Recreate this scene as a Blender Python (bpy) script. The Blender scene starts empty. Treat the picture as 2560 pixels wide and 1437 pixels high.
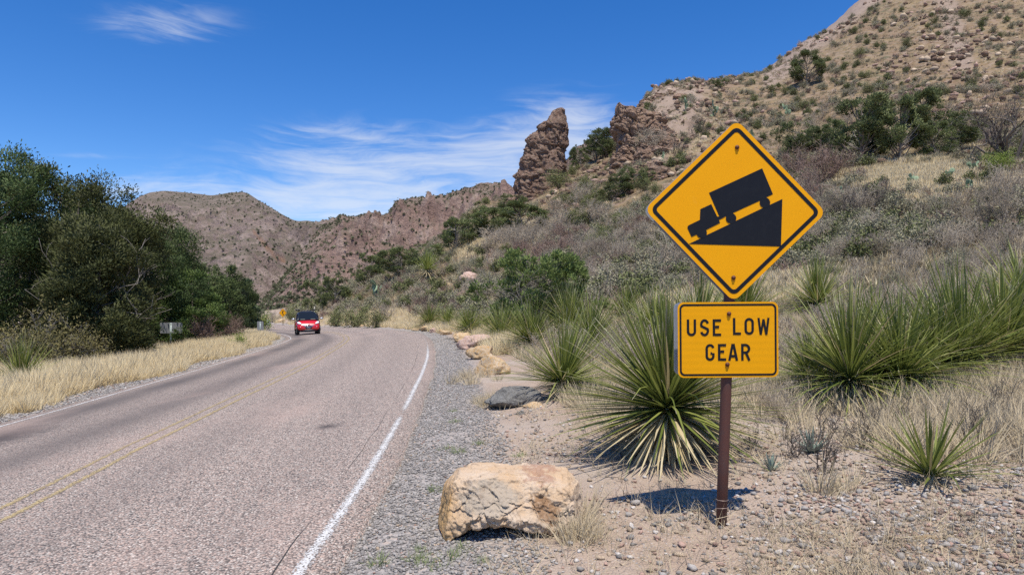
import bpy, math, random
import numpy as np
from mathutils import Vector, Matrix, Euler

# ------------------------------------------------------------------ camera, sky, sun, exposure
S = bpy.context.scene
COL = S.collection
CAMZ = 1.4            # camera height above the road plane's origin (m)
F = 1707.0            # focal length in pixels of a 2560 px wide frame
HOR = 777.0           # row of the horizon in that frame
cam_d = bpy.data.cameras.new('camera')
cam_d.sensor_width = 36.0
cam_d.lens = 36.0 * F / 2560.0
cam_d.shift_y = (HOR - 718.5) / 2560.0
cam_d.clip_start = 0.05
cam_d.clip_end = 20000.0
cam = bpy.data.objects.new('camera', cam_d)
cam.location = (0, 0, CAMZ)
cam.rotation_euler = (math.radians(90), 0, 0)
COL.objects.link(cam)
S.camera = cam

SUN = Vector((0.15, -0.64, 1.91)).normalized()      # towards the sun, read off the sign's shadow
sun_d = bpy.data.lights.new('sun', 'SUN')
sun_d.energy = 5.0
sun_d.angle = math.radians(0.53)
sun_d.color = (1.0, 0.93, 0.81)
sun = bpy.data.objects.new('sun', sun_d)
sun.rotation_euler = (-SUN).to_track_quat('-Z', 'Y').to_euler()
sun.location = (5, -20, 60)
COL.objects.link(sun)

S.view_settings.view_transform = 'Standard'
S.view_settings.look = 'None'
S.view_settings.gamma = 1.0
S.view_settings.exposure = 0.18
S.view_settings.use_curve_mapping = False
S.cycles.max_bounces = 4
S.cycles.diffuse_bounces = 2
S.cycles.glossy_bounces = 2
S.cycles.transmission_bounces = 3
S.cycles.transparent_max_bounces = 8
S.cycles.use_denoising = False

class NT:
    """small helper round a node tree"""
    def __init__(self, tree):
        self.t = tree
        tree.nodes.clear()
    def n(self, kind, **kw):
        nd = self.t.nodes.new(kind)
        for k, v in kw.items():
            if k == 'inp':
                for kk, vv in v.items():
                    if isinstance(vv, bpy.types.NodeSocket):
                        self.t.links.new(vv, nd.inputs[kk])
                    else:
                        nd.inputs[kk].default_value = vv
            else:
                setattr(nd, k, v)
        return nd
    def link(self, a, b):
        self.t.links.new(a, b)
    def math(self, op, a, b=0.0, c=None, clamp=False):
        d = {0: a, 1: b}
        if c is not None:
            d[2] = c
        return self.n('ShaderNodeMath', operation=op, use_clamp=clamp, inp=d).outputs[0]
    def mix(self, f, a, b, mode='MIX'):
        nd = self.n('ShaderNodeMix', data_type='RGBA', blend_type=mode)
        for k, v in ((0, f), (6, a), (7, b)):
            if isinstance(v, bpy.types.NodeSocket):
                self.t.links.new(v, nd.inputs[k])
            else:
                nd.inputs[k].default_value = v if k == 0 else (tuple(v) + (1,))[:4]
        return nd.outputs[2]
    def noise(self, vec, scale, detail=4.0, rough=0.55, dist=0.0, out=0):
        return self.n('ShaderNodeTexNoise', inp={'Vector': vec, 'Scale': scale, 'Detail': detail, 'Roughness': rough, 'Distortion': dist}).outputs[out]
    def vor(self, vec, scale, out=0, feature='F1', rnd=1.0):
        return self.n('ShaderNodeTexVoronoi', feature=feature, inp={'Vector': vec, 'Scale': scale, 'Randomness': rnd}).outputs[out]
    def ramp(self, f, stops, interp='LINEAR'):
        nd = self.n('ShaderNodeValToRGB')
        cr = nd.color_ramp
        cr.interpolation = interp
        while len(cr.elements) < len(stops):
            cr.elements.new(0.5)
        for e, (p, c) in zip(cr.elements, stops):
            e.position = p
            e.color = (c, c, c, 1) if isinstance(c, (int, float)) else tuple(c) + (1,)
        self.link(f, nd.inputs[0])
        return nd.outputs[0]
    def attr(self, name, out='Fac'):
        return self.n('ShaderNodeAttribute', attribute_name=name).outputs[out]
    def sstep(self, v, a, b):
        return self.n('ShaderNodeMapRange', interpolation_type='SMOOTHSTEP', clamp=True, inp={0: v, 1: a, 2: b, 3: 0.0, 4: 1.0}).outputs[0]

def world():
    w = bpy.data.worlds.new('World')
    S.world = w
    w.use_nodes = True
    T = NT(w.node_tree)
    sky = T.n('ShaderNodeTexSky', sky_type='NISHITA')
    sky.sun_disc = False
    sky.sun_elevation = math.asin(SUN.z)
    sky.sun_rotation = math.atan2(SUN.x, SUN.y)
    sky.altitude = 1600.0
    sky.air_density = 1.0
    sky.dust_density = 0.15
    sky.ozone_density = 2.5
    co = T.n('ShaderNodeTexCoord').outputs['Generated']
    sep = T.n('ShaderNodeSeparateXYZ', inp={0: co})
    X, Y, Z = sep.outputs
    # thin cirrus: streaks drawn out along the horizon, gathered in a few banks
    wv = T.n('ShaderNodeVectorMath', operation='MULTIPLY', inp={0: co, 1: (1.0, 1.0, 4.2)}).outputs[0]
    warp = T.noise(wv, 3.0, 3.0, 0.5, out=1)
    wv2 = T.n('ShaderNodeVectorMath', operation='MULTIPLY_ADD', inp={0: warp, 1: (0.22, 0.22, 0.45), 2: wv}).outputs[0]
    fine = T.noise(wv2, 7.0, 5.0, 0.64)
    streak = T.noise(T.n('ShaderNodeVectorMath', operation='MULTIPLY', inp={0: wv2, 1: (1.0, 1.0, 3.0)}).outputs[0], 8.0, 5.0, 0.62)
    def bank(px, row, su, sv, amt):
        u0, v0 = (px - 1280) / F, (HOR - row) / F
        yy = T.math('MAXIMUM', Y, 0.05)
        a = T.math('DIVIDE', T.math('SUBTRACT', T.math('DIVIDE', X, yy), u0), su)
        b = T.math('DIVIDE', T.math('SUBTRACT', T.math('DIVIDE', Z, yy), v0), sv)
        r2 = T.math('ADD', T.math('MULTIPLY', a, a), T.math('MULTIPLY', b, b))
        g = T.math('EXPONENT', T.math('MULTIPLY', r2, -1.0))
        return T.math('MULTIPLY', T.math('MULTIPLY', g, amt), T.math('GREATER_THAN', Y, 0.06))
    m = bank(1080, 440, 0.33, 0.070, 0.60)
    for b in ((1440, 310, 0.10, 0.05, 0.62), (850, 510, 0.28, 0.035, 0.55), (420, 60, 0.12, 0.036, 0.52),
              (860, 350, 0.12, 0.030, 0.30), (330, 470, 0.16, 0.03, 0.33), (1250, 385, 0.12, 0.03, 0.35), (170, 390, 0.07, 0.006, 0.35)):
        m = T.math('ADD', m, bank(*b))
    low = T.noise(T.n('ShaderNodeVectorMath', operation='MULTIPLY', inp={0: co, 1: (1, 1, 3)}).outputs[0], 1.7, 2.0, 0.5)
    side = T.math('MULTIPLY', T.sstep(low, 0.56, 0.75), T.math('SUBTRACT', 1.0, T.sstep(Y, 0.2, 0.75)))
    m = T.math('ADD', m, T.math('MULTIPLY', side, 0.5))
    tex = T.math('ADD', T.math('MULTIPLY', fine, 0.95), T.math('MULTIPLY', streak, 0.70))
    cl = T.math('MULTIPLY', T.sstep(T.math('ADD', tex, T.math('MULTIPLY', m, 0.62)), 0.90, 1.56), T.sstep(m, 0.02, 0.55), clamp=True)
    cl = T.math('MULTIPLY', cl, T.sstep(Z, 0.0, 0.05))
    hsv = T.n('ShaderNodeHueSaturation', inp={'Hue': 0.510, 'Saturation': 1.36, 'Value': 1.0, 'Color': sky.outputs[0]})
    col = T.mix(T.math('MULTIPLY', cl, 0.62), hsv.outputs[0], (5.0, 5.2, 5.5))
    bg = T.n('ShaderNodeBackground', inp={'Color': col, 'Strength': 0.15})
    out = T.n('ShaderNodeOutputWorld')
    T.link(bg.outputs[0], out.inputs[0])
world()

# ------------------------------------------------------------------ numeric helpers
RNG = np.random.default_rng(11)

def _hash(ix, iy, iz, seed):
    h = (ix.astype(np.int64) * 374761393 + iy.astype(np.int64) * 668265263 + iz.astype(np.int64) * 2147483647 + seed * 974634777)
    h = (h ^ (h >> 13)) * 1274126177
    h = h ^ (h >> 16)
    return ((h & 0xFFFFFF) / float(0xFFFFFF))

def vnoise(x, y, z=0.0, seed=0):
    x, y, z = np.broadcast_arrays(np.asarray(x, float), np.asarray(y, float), np.asarray(z, float))
    ix, iy, iz = np.floor(x), np.floor(y), np.floor(z)
    fx, fy, fz = x - ix, y - iy, z - iz
    fx = fx * fx * (3 - 2 * fx); fy = fy * fy * (3 - 2 * fy); fz = fz * fz * (3 - 2 * fz)
    r = 0
    for dx in (0, 1):
        for dy in (0, 1):
            for dz in (0, 1):
                w = (fx if dx else 1 - fx) * (fy if dy else 1 - fy) * (fz if dz else 1 - fz)
                r = r + w * _hash(ix + dx, iy + dy, iz + dz, seed)
    return r * 2 - 1

def fbm(x, y, z=0.0, oct=4, seed=0, gain=0.5):
    a, s, t = 1.0, 0.0, 0.0
    for o in range(oct):
        s = s + a * vnoise(np.asarray(x) * 2 ** o + 17.3 * o, np.asarray(y) * 2 ** o - 9.1 * o, np.asarray(z) * 2 ** o + 3.7 * o, seed + o)
        t += a
        a *= gain
    return s / t

def ridged(x, y, z=0.0, oct=4, seed=0, gain=0.55):
    a, s, t = 1.0, 0.0, 0.0
    for o in range(oct):
        n = 1 - np.abs(vnoise(np.asarray(x) * 2 ** o + 7.3 * o, np.asarray(y) * 2 ** o - 5.1 * o, np.asarray(z) * 2 ** o + 1.7 * o, seed + o)) * 2
        s = s + a * n
        t += a
        a *= gain
    return s / t

def worley(x, y, z, seed=0):
    """cell noise: distance to the nearest and second nearest point, and a random value per cell"""
    x, y, z = [np.asarray(q, float) for q in np.broadcast_arrays(x, y, z)]
    ix, iy, iz = np.floor(x), np.floor(y), np.floor(z)
    d1 = np.full(x.shape, 9.0); d2 = np.full(x.shape, 9.0); cid = np.zeros(x.shape)
    for dx in (-1, 0, 1):
        for dy in (-1, 0, 1):
            for dz in (-1, 0, 1):
                cx, cy, cz = ix + dx, iy + dy, iz + dz
                px = cx + _hash(cx, cy, cz, seed + 1); py = cy + _hash(cx, cy, cz, seed + 2); pz = cz + _hash(cx, cy, cz, seed + 3)
                d = np.sqrt((px - x) ** 2 + (py - y) ** 2 + (pz - z) ** 2)
                r = _hash(cx, cy, cz, seed + 4)
                near = d < d1
                d2 = np.where(near, d1, np.minimum(d2, d))
                cid = np.where(near, r, cid)
                d1 = np.where(near, d, d1)
    return d1, d2, cid

def blocks(P, s, seed, tilt=0.5, crack=0.12):
    """stepped faces with sharp cracks between them, in beds that tilt; roughly -1..1"""
    x, y, z = P[..., 0] * s, P[..., 1] * s, P[..., 2] * s
    zz = z * 1.25 + tilt * x
    xx = x - tilt * 0.6 * z
    wx = 0.25 * fbm(x * 1.5, y * 1.5, z * 1.5, 2, seed + 30)
    d1, d2, cid = worley(xx + wx, y + wx, zz + wx, seed)
    return (cid * 2 - 1) * 0.8 - 0.7 * np.clip(1 - (d2 - d1) / crack, 0, 1)

def sst(v, a, b):
    t = np.clip((np.asarray(v, float) - a) / (b - a), 0, 1)
    return t * t * (3 - 2 * t)

def mesh(name, V, faces, mats=(), attrs=None, smooth=False, fmat=None):
    """V (n,3); faces: list of index arrays (m,3) and/or (m,4); attrs {name: per-vertex floats or (n,3) colours}"""
    V = np.asarray(V, np.float32).reshape(-1, 3)
    if not isinstance(faces, (list, tuple)):
        faces = [faces]
    faces = [np.asarray(f, np.int32) for f in faces if len(f)]
    me = bpy.data.meshes.new(name)
    me.vertices.add(len(V))
    me.vertices.foreach_set('co', V.ravel())
    loops = np.concatenate([f.ravel() for f in faces])
    sizes = np.concatenate([np.full(len(f), f.shape[1], np.int32) for f in faces])
    me.loops.add(len(loops))
    me.loops.foreach_set('vertex_index', loops)
    me.polygons.add(len(sizes))
    me.polygons.foreach_set('loop_start', np.concatenate([[0], np.cumsum(sizes)[:-1]]).astype(np.int32))
    me.polygons.foreach_set('loop_total', sizes)
    if smooth:
        me.polygons.foreach_set('use_smooth', np.ones(len(sizes), bool))
    if fmat is not None:
        me.polygons.foreach_set('material_index', np.asarray(fmat, np.int32))
    for k, a in (attrs or {}).items():
        a = np.asarray(a, np.float32)
        if a.ndim == 1:
            me.attributes.new(k, 'FLOAT', 'POINT').data.foreach_set('value', a)
        else:
            me.attributes.new(k, 'FLOAT_VECTOR', 'POINT').data.foreach_set('vector', a.ravel())
    for m in mats if isinstance(mats, (list, tuple)) else [mats]:
        me.materials.append(m)
    me.update(calc_edges=True)
    return me

def ob(name, data, parent=None, loc=None, rot=None, scale=None):
    o = bpy.data.objects.new(name, data)
    COL.objects.link(o)
    if parent:
        o.parent = parent
    if loc is not None:
        o.location = loc
    if rot is not None:
        o.rotation_euler = rot
    if scale is not None:
        o.scale = (scale,) * 3 if isinstance(scale, (int, float)) else scale
    return o

def tag(o, label=None, cat=None, group=None, kind=None):
    for k, v in (('label', label), ('category', cat), ('group', group), ('kind', kind)):
        if v:
            o[k] = v
    return o

def empty(name, loc, rot=(0, 0, 0), scale=1.0):
    o = ob(name, None, None, loc, rot, float(scale))
    o.empty_display_size = 0.1
    return o

def copy_tree(o, parent=None):
    c = o.copy()
    COL.objects.link(c)
    c.parent = parent
    for ch in o.children:
        copy_tree(ch, c)
    return c

def grid_faces(nu, nv, wrap_u=False):
    i = np.arange(nu - (0 if wrap_u else 1))
    j = np.arange(nv - 1)
    I, J = np.meshgrid(i, j, indexing='ij')
    I2 = (I + 1) % nu
    return np.stack([I * nv + J, I2 * nv + J, I2 * nv + J + 1, I * nv + J + 1], -1).reshape(-1, 4)

class Geo:
    """collects quads/tris with per-vertex attributes"""
    def __init__(self):
        self.V, self.F3, self.F4, self.A, self.n = [], [], [], {}, 0
    def add(self, V, f3=None, f4=None, **attrs):
        V = np.asarray(V, float).reshape(-1, 3)
        if f3 is not None and len(f3):
            self.F3.append(np.asarray(f3) + self.n)
        if f4 is not None and len(f4):
            self.F4.append(np.asarray(f4) + self.n)
        for k, a in attrs.items():
            a = np.asarray(a, float)
            self.A.setdefault(k, []).append(a if a.ndim == 2 else np.broadcast_to(a, (len(V),)))
        self.V.append(V)
        self.n += len(V)
    def mesh(self, name, mats=(), smooth=False):
        fs = []
        if self.F3:
            fs.append(np.concatenate(self.F3))
        if self.F4:
            fs.append(np.concatenate(self.F4))
        return mesh(name, np.concatenate(self.V), fs, mats, {k: np.concatenate(a) for k, a in self.A.items()}, smooth)
    def tube(self, P, R, sides=5, cap=False, **attrs):
        P = np.asarray(P, float)
        R = np.broadcast_to(np.asarray(R, float), (len(P),))
        T = np.gradient(P, axis=0)
        T /= np.linalg.norm(T, axis=1)[:, None] + 1e-9
        ref = np.array([0.31, 0.17, 0.93]) if abs(T[0, 2]) < 0.9 else np.array([0.95, 0.2, 0.1])
        A = np.cross(T, ref)
        A /= np.linalg.norm(A, axis=1)[:, None] + 1e-9
        B = np.cross(T, A)
        th = np.arange(sides) * 2 * np.pi / sides
        V = P[:, None] + (A[:, None] * np.cos(th)[None, :, None] + B[:, None] * np.sin(th)[None, :, None]) * R[:, None, None]
        n = len(P)
        I, J = np.meshgrid(np.arange(n - 1), np.arange(sides), indexing='ij')
        J2 = (J + 1) % sides
        f4 = np.stack([I * sides + J, I * sides + J2, (I + 1) * sides + J2, (I + 1) * sides + J], -1).reshape(-1, 4)
        V = V.reshape(-1, 3)
        f3 = []
        if cap:
            c0, c1 = len(V), len(V) + 1
            V = np.concatenate([V, P[:1], P[-1:]])
            k = np.arange(sides)
            f3 = np.concatenate([np.stack([np.full(sides, c0), (k + 1) % sides, k], 1),
                                 np.stack([np.full(sides, c1), (n - 1) * sides + k, (n - 1) * sides + (k + 1) % sides], 1)])
        self.add(V, f3, f4, **attrs)
    def box(self, lo, hi, M=None, **attrs):
        x0, y0, z0 = lo
        x1, y1, z1 = hi
        V = np.array([(x0, y0, z0), (x1, y0, z0), (x1, y1, z0), (x0, y1, z0), (x0, y0, z1), (x1, y0, z1), (x1, y1, z1), (x0, y1, z1)], float)
        if M is not None:
            V = V @ np.array(M.to_3x3()).T + np.array(M.translation)
        self.add(V, None, [(0, 3, 2, 1), (4, 5, 6, 7), (0, 1, 5, 4), (1, 2, 6, 5), (2, 3, 7, 6), (3, 0, 4, 7)], **attrs)

# ------------------------------------------------------------------ materials
def mat(name):
    m = bpy.data.materials.new(name)
    m.use_nodes = True
    return m, NT(m.node_tree)

def finish(T, color, rough=0.8, bump=None, bstr=0.5, bdist=0.02, spec=0.3, metal=0.0, coat=0.0, trans=None, alpha=None, soft=None):
    b = T.n('ShaderNodeBsdfPrincipled')
    for k, v in (('Base Color', color), ('Roughness', rough), ('Metallic', metal), ('Specular IOR Level', spec), ('Coat Weight', coat), ('Alpha', alpha)):
        if v is None:
            continue
        if isinstance(v, bpy.types.NodeSocket):
            T.link(v, b.inputs[k])
        elif k == 'Base Color':
            b.inputs[k].default_value = tuple(v) + (1,)
        else:
            b.inputs[k].default_value = v
    if bump is not None:
        bp = T.n('ShaderNodeBump', inp={'Strength': bstr, 'Distance': bdist, 'Height': bump})
        T.link(bp.outputs[0], b.inputs['Normal'])
    if soft is not None:          # shading normals bent upward or outward to brighten and even out the foliage
        gn = T.n('ShaderNodeNewGeometry').outputs['Normal']
        if soft[0] == 'up':
            v = T.n('ShaderNodeCombineXYZ', inp={2: soft[1]}).outputs[0]
        else:
            av = T.n('ShaderNodeAttribute', attribute_name=soft[0]).outputs['Vector']
            wv = T.n('ShaderNodeVectorTransform', vector_type='VECTOR', convert_from='OBJECT', convert_to='WORLD', inp={0: av}).outputs[0]
            wn = T.n('ShaderNodeVectorMath', operation='NORMALIZE', inp={0: wv}).outputs[0]
            v = T.n('ShaderNodeVectorMath', operation='SCALE', inp={0: wn, 'Scale': soft[1]}).outputs[0]
        ad = T.n('ShaderNodeVectorMath', operation='ADD', inp={0: gn, 1: v}).outputs[0]
        nn = T.n('ShaderNodeVectorMath', operation='NORMALIZE', inp={0: ad}).outputs[0]
        T.link(nn, b.inputs['Normal'])
    sh = b.outputs[0]
    if trans is not None:
        tr = T.n('ShaderNodeBsdfTranslucent')
        if isinstance(color, bpy.types.NodeSocket):
            T.link(color, tr.inputs[0])
        else:
            tr.inputs[0].default_value = tuple(color) + (1,)
        mx = T.n('ShaderNodeMixShader', inp={0: trans})
        T.link(sh, mx.inputs[1])
        T.link(tr.outputs[0], mx.inputs[2])
        sh = mx.outputs[0]
    o = T.n('ShaderNodeOutputMaterial')
    T.link(sh, o.inputs[0])

def obj_co(T):
    return T.n('ShaderNodeTexCoord').outputs['Object']

def plain(name, color, rough=0.5, spec=0.4, metal=0.0, coat=0.0, grime=0.12, scale=20.0):
    m, T = mat(name)
    n = T.noise(obj_co(T), scale, 4.0, 0.6)
    c = T.mix(T.math('MULTIPLY', T.sstep(n, 0.42, 0.75), grime * 2.5, clamp=True), color, tuple(x * 0.45 + 0.03 for x in color))
    finish(T, c, rough, None, spec=spec, metal=metal, coat=coat)
    return m

def foliage(name, c0, c1, trans=0.25, tip=None, rough=0.65, rand=0.35, dry=None, soft=None):
    """leaf colour varies by the per-vertex 'rnd' attribute and between copies"""
    m, T = mat(name)
    r = T.attr('rnd')
    c = T.mix(r, c0, c1)
    if dry is not None:
        c = T.mix(T.math('GREATER_THAN', r, 1.0 - dry[1]), c, dry[0])
    if tip is not None:
        c = T.mix(T.sstep(T.attr('t'), tip[1], tip[2]), c, tip[0])
    oi = T.n('ShaderNodeObjectInfo').outputs['Random']
    v = T.math('ADD', 1.0 - rand * 0.5, T.math('MULTIPLY', oi, rand))
    hs = T.n('ShaderNodeHueSaturation', inp={'Hue': 0.5, 'Saturation': 1.0, 'Value': v, 'Color': c})
    finish(T, hs.outputs[0], rough, spec=0.25, trans=trans, soft=soft)
    return m

def rock(name, c0, c1, c2, scale=1.0, stain=(0.06, 0.05, 0.045), stain_amt=0.5, lichen=None, bstr=0.7, bdist=0.05, strata=None, rand=0.25):
    m, T = mat(name)
    co = obj_co(T)
    if strata is not None:
        mp = T.n('ShaderNodeMapping', inp={'Vector': co, 'Rotation': strata[0], 'Scale': strata[1]})
        cs = mp.outputs[0]
    else:
        cs = co
    a = T.noise(cs, 1.3 * scale, 6.0, 0.6, 0.4)
    b = T.noise(co, 5.0 * scale, 6.0, 0.65)
    g = T.noise(cs, 22.0 * scale, 4.0, 0.6)
    c = T.mix(T.sstep(a, 0.38, 0.62), c0, c1)
    c = T.mix(T.sstep(b, 0.45, 0.68), c, c2)
    c = T.mix(T.math('MULTIPLY', T.sstep(T.noise(cs, 2.6 * scale, 7.0, 0.7, 0.8), 0.52, 0.66), stain_amt), c, stain)
    if lichen is not None:
        c = T.mix(T.math('MULTIPLY', T.sstep(T.noise(co, 3.3 * scale, 8.0, 0.7), 0.57, 0.66), 0.6), c, lichen)
    c = T.mix(T.math('MULTIPLY', T.math('SUBTRACT', g, 0.5), 0.9), c, (0.02, 0.018, 0.016))
    oi = T.n('ShaderNodeObjectInfo').outputs['Random']
    hs = T.n('ShaderNodeHueSaturation', inp={'Value': T.math('ADD', 1.0 - rand / 2, T.math('MULTIPLY', oi, rand)), 'Color': c})
    h = T.math('ADD', T.math('MULTIPLY', b, 0.5), T.math('ADD', T.math('MULTIPLY', g, 0.25), T.math('MULTIPLY', T.vor(cs, 6.0 * scale, feature='DISTANCE_TO_EDGE'), 0.6)))
    finish(T, hs.outputs[0], 0.9, h, bstr, bdist / scale, spec=0.15)
    return m

# ------------------------------------------------------------------ the lie of the land
def pix(px, row, y):
    """world point that the frame's pixel (px,row) shows at depth y"""
    return np.array([(px - 1280) / F * y, y, CAMZ - (row - HOR) / F * y])

def plane(x, y):
    return 0.06 * np.clip(x, -22, 14) + 0.015 * np.clip(y, -60, 130)

# centre line of the road (x, y) and the width to either edge line
CL = np.array([(-3.2, -60), (-3.55, -30), (-3.85, -12), (-4.0, -3), (-4.12, 2), (-4.2, 5.2), (-4.38, 7.6), (-4.93, 13.1), (-5.62, 19.1), (-6.2, 22.6), (-7.05, 28.1),
               (-8.1, 33.6), (-9.4, 38.4), (-11.1, 43.3), (-13.1, 48.3), (-14.6, 51.4), (-17.5, 57.2), (-21.4, 64.0), (-31.5, 79.5), (-47, 100), (-70, 125), (-110, 160)], float)
def _spline(P, n):
    t = np.r_[0, np.cumsum(np.hypot(*np.diff(P, axis=0).T))]
    s = np.linspace(0, t[-1], n)
    Q = np.stack([np.interp(s, t, P[:, k]) for k in (0, 1)], 1)
    k = np.hanning(15); k /= k.sum()
    for c in (0, 1):
        pad = np.r_[Q[0, c] + (Q[0, c] - Q[7:0:-1, c]), Q[:, c], Q[-1, c] + (Q[-1, c] - Q[-2:-9:-1, c])]
        Q[:, c] = np.convolve(pad, k, 'valid')
    return Q
CLS = _spline(CL, 520)
_T = np.gradient(CLS, axis=0)
_T /= np.linalg.norm(_T, axis=1)[:, None]
CLN = np.stack([_T[:, 1], -_T[:, 0]], 1)          # points to the right of travel
WR = np.interp(CLS[:, 1], [4, 7, 11, 14, 19, 24, 30, 34, 39, 44], [3.01, 3.03, 3.10, 3.17, 3.26, 3.42, 3.47, 3.45, 3.28, 3.16])
WL = np.interp(CLS[:, 1], [8, 12, 16, 24, 28, 33, 39], [2.85, 2.92, 3.05, 3.1, 3.2, 3.15, 2.85])
EDGE = 0.22                                       # tarmac beyond the edge line

def lateral(x, y):
    """signed distance from the centre line (right positive) and local right half-width"""
    x, y = np.asarray(x, float), np.asarray(y, float)
    sh = x.shape
    x, y = x.ravel(), y.ravel()
    L = np.empty(len(x)); W = np.empty(len(x))
    for a in range(0, len(x), 20000):
        b = slice(a, a + 20000)
        d2 = (x[b, None] - CLS[None, :, 0]) ** 2 + (y[b, None] - CLS[None, :, 1]) ** 2
        k = d2.argmin(1)
        L[b] = (x[b] - CLS[k, 0]) * CLN[k, 0] + (y[b] - CLS[k, 1]) * CLN[k, 1]
        far = np.sqrt(d2[np.arange(len(k)), k])
        L[b] = np.where(far > np.abs(L[b]) + 1.0, np.sign(L[b]) * far, L[b])
        W[b] = WR[k]
    return L.reshape(sh), W.reshape(sh)

# hillside to the right of the road: for each bearing (pixel column) what row the slope reaches at what depth
HILL = {
    560: [(95, 806), (120, 800), (160, 796), (230, 800)],
    650: [(88, 812), (105, 796), (130, 783), (165, 778), (230, 790)],
    770: [(68, 814), (80, 796), (100, 776), (125, 764), (150, 760), (220, 780)],
    900: [(54, 817), (62, 797), (76, 768), (95, 736), (115, 716), (130, 710), (180, 730)],
    1000: [(43, 823), (50, 798), (62, 752), (80, 705), (100, 668), (115, 657), (160, 680)],
    1100: [(33, 838), (41, 812), (52, 762), (66, 708), (85, 655), (105, 618), (118, 606), (160, 625)],
    1200: [(25, 862), (33, 822), (42, 768), (55, 700), (75, 635), (100, 580), (125, 532), (140, 512), (190, 525)],
    1300: [(19, 888), (26, 842), (34, 788), (45, 720), (60, 660), (80, 600), (105, 545), (130, 502), (150, 482), (200, 490)],
    1420: [(15, 910), (22, 850), (30, 780), (42, 700), (58, 635), (78, 570), (105, 505), (130, 450), (145, 425), (200, 440)],
    1530: [(13, 925), (20, 850), (28, 770), (40, 690), (55, 620), (75, 550), (100, 475), (122, 420), (132, 402), (150, 380), (220, 395)],
    1640: [(12, 935), (18, 860), (26, 770), (38, 680), (55, 590), (75, 510), (95, 445), (115, 378), (135, 305), (152, 255), (170, 238), (260, 262)],
    1750: [(11, 945), (16.5, 875), (25, 770), (37, 670), (53, 572), (72, 490), (92, 420), (115, 345), (140, 272), (162, 232), (182, 222), (300, 240)],
    1900: [(10, 958), (15, 888), (22, 785), (32, 675), (46, 572), (64, 482), (85, 402), (115, 318), (150, 242), (190, 188), (300, 200)],
    2030: [(9, 970), (14, 888), (21, 778), (30, 665), (42, 565), (56, 480), (72, 415), (100, 335), (135, 250), (175, 175), (215, 105), (330, 110)],
    2170: [(8.5, 980), (13, 893), (20, 772), (28, 662), (38, 560), (48, 482), (57, 428), (70, 388), (95, 322), (130, 232), (170, 140), (220, 50), (262, 0), (380, 0)],
    2350: [(8, 985), (12, 898), (18, 778), (25.5, 662), (35, 560), (43, 482), (52, 430), (64, 392), (87, 325), (120, 225), (160, 120), (210, 20), (280, -100), (420, -110)],
    2560: [(7.5, 990), (11, 903), (17, 782), (24, 662), (32, 560), (40, 482), (48, 430), (58, 395), (80, 328), (110, 230), (150, 110), (200, 0), (270, -125), (380, -190), (520, -190)],
    3200: [(6.5, 1010), (10, 910), (15, 790), (21, 670), (28, 560), (36, 480), (44, 420), (54, 370), (75, 300), (110, 200), (150, 90), (200, -30), (280, -180), (400, -260), (520, -260)],
    4400: [(5.5, 1040), (9, 920), (13, 800), (18, 680), (24, 560), (32, 470), (40, 410), (50, 350), (70, 280), (100, 180), (150, 60), (200, -60), (300, -220), (400, -300), (520, -300)],
}
_hy = np.exp(np.linspace(math.log(4), math.log(700), 220))
_hu = np.array([(p - 1280) / F for p in HILL])
_hd = []
for p, prof in HILL.items():
    u = (p - 1280) / F
    ys = np.array([q[0] for q in prof]); rs = np.array([q[1] for q in prof], float)
    z = CAMZ - (rs - HOR) / F * ys - plane(u * ys, ys)
    ys2 = np.r_[ys[0] * 0.62, ys[0] * 0.8, ys, 800]
    z2 = np.r_[0, 0.02, np.maximum(z, 0.05), max(z[-1], 0.05)]
    d = np.interp(np.log(_hy), np.log(ys2), z2)
    k = np.hanning(11); k /= k.sum()
    d = np.convolve(np.r_[[d[0]] * 5, d, [d[-1]] * 5], k, 'valid')
    _hd.append(d)
_hd = np.array(_hd)

def hill_rise(x, y):
    """height of the hillside above the road plane"""
    x, y = np.asarray(x, float), np.asarray(y, float)
    ye = np.maximum(y, 1e-3)
    ye = np.where(x > 1.9 * y, np.hypot(x / 1.9, np.maximum(y, 0)) * 0.75 + 0.25 * x / 1.9, ye)
    u = np.clip(x / np.maximum(ye, 1e-3), _hu[0] - 0.2, _hu[-1])
    li = np.clip((np.log(np.clip(ye, 4, 699)) - math.log(4)) / (math.log(700) - math.log(4)) * (len(_hy) - 1), 0, len(_hy) - 1.001)
    j = li.astype(int); fj = li - j
    ui = np.interp(u, _hu, np.arange(len(_hu)))
    i = np.minimum(ui.astype(int), len(_hu) - 2); fi = ui - i
    fi = fi * fi * (3 - 2 * fi) * 0.35 + fi * 0.65
    g = lambda a, b: _hd[a, b]
    d = (g(i, j) * (1 - fj) + g(i, j + 1) * fj) * (1 - fi) + (g(i + 1, j) * (1 - fj) + g(i + 1, j + 1) * fj) * fi
    d = d * sst(u, _hu[0] - 0.2, _hu[0] + 0.02)
    return np.where((y < -30) | (x < -150), 0, d * sst(y + x * 0.6, -8, 4))

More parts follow.
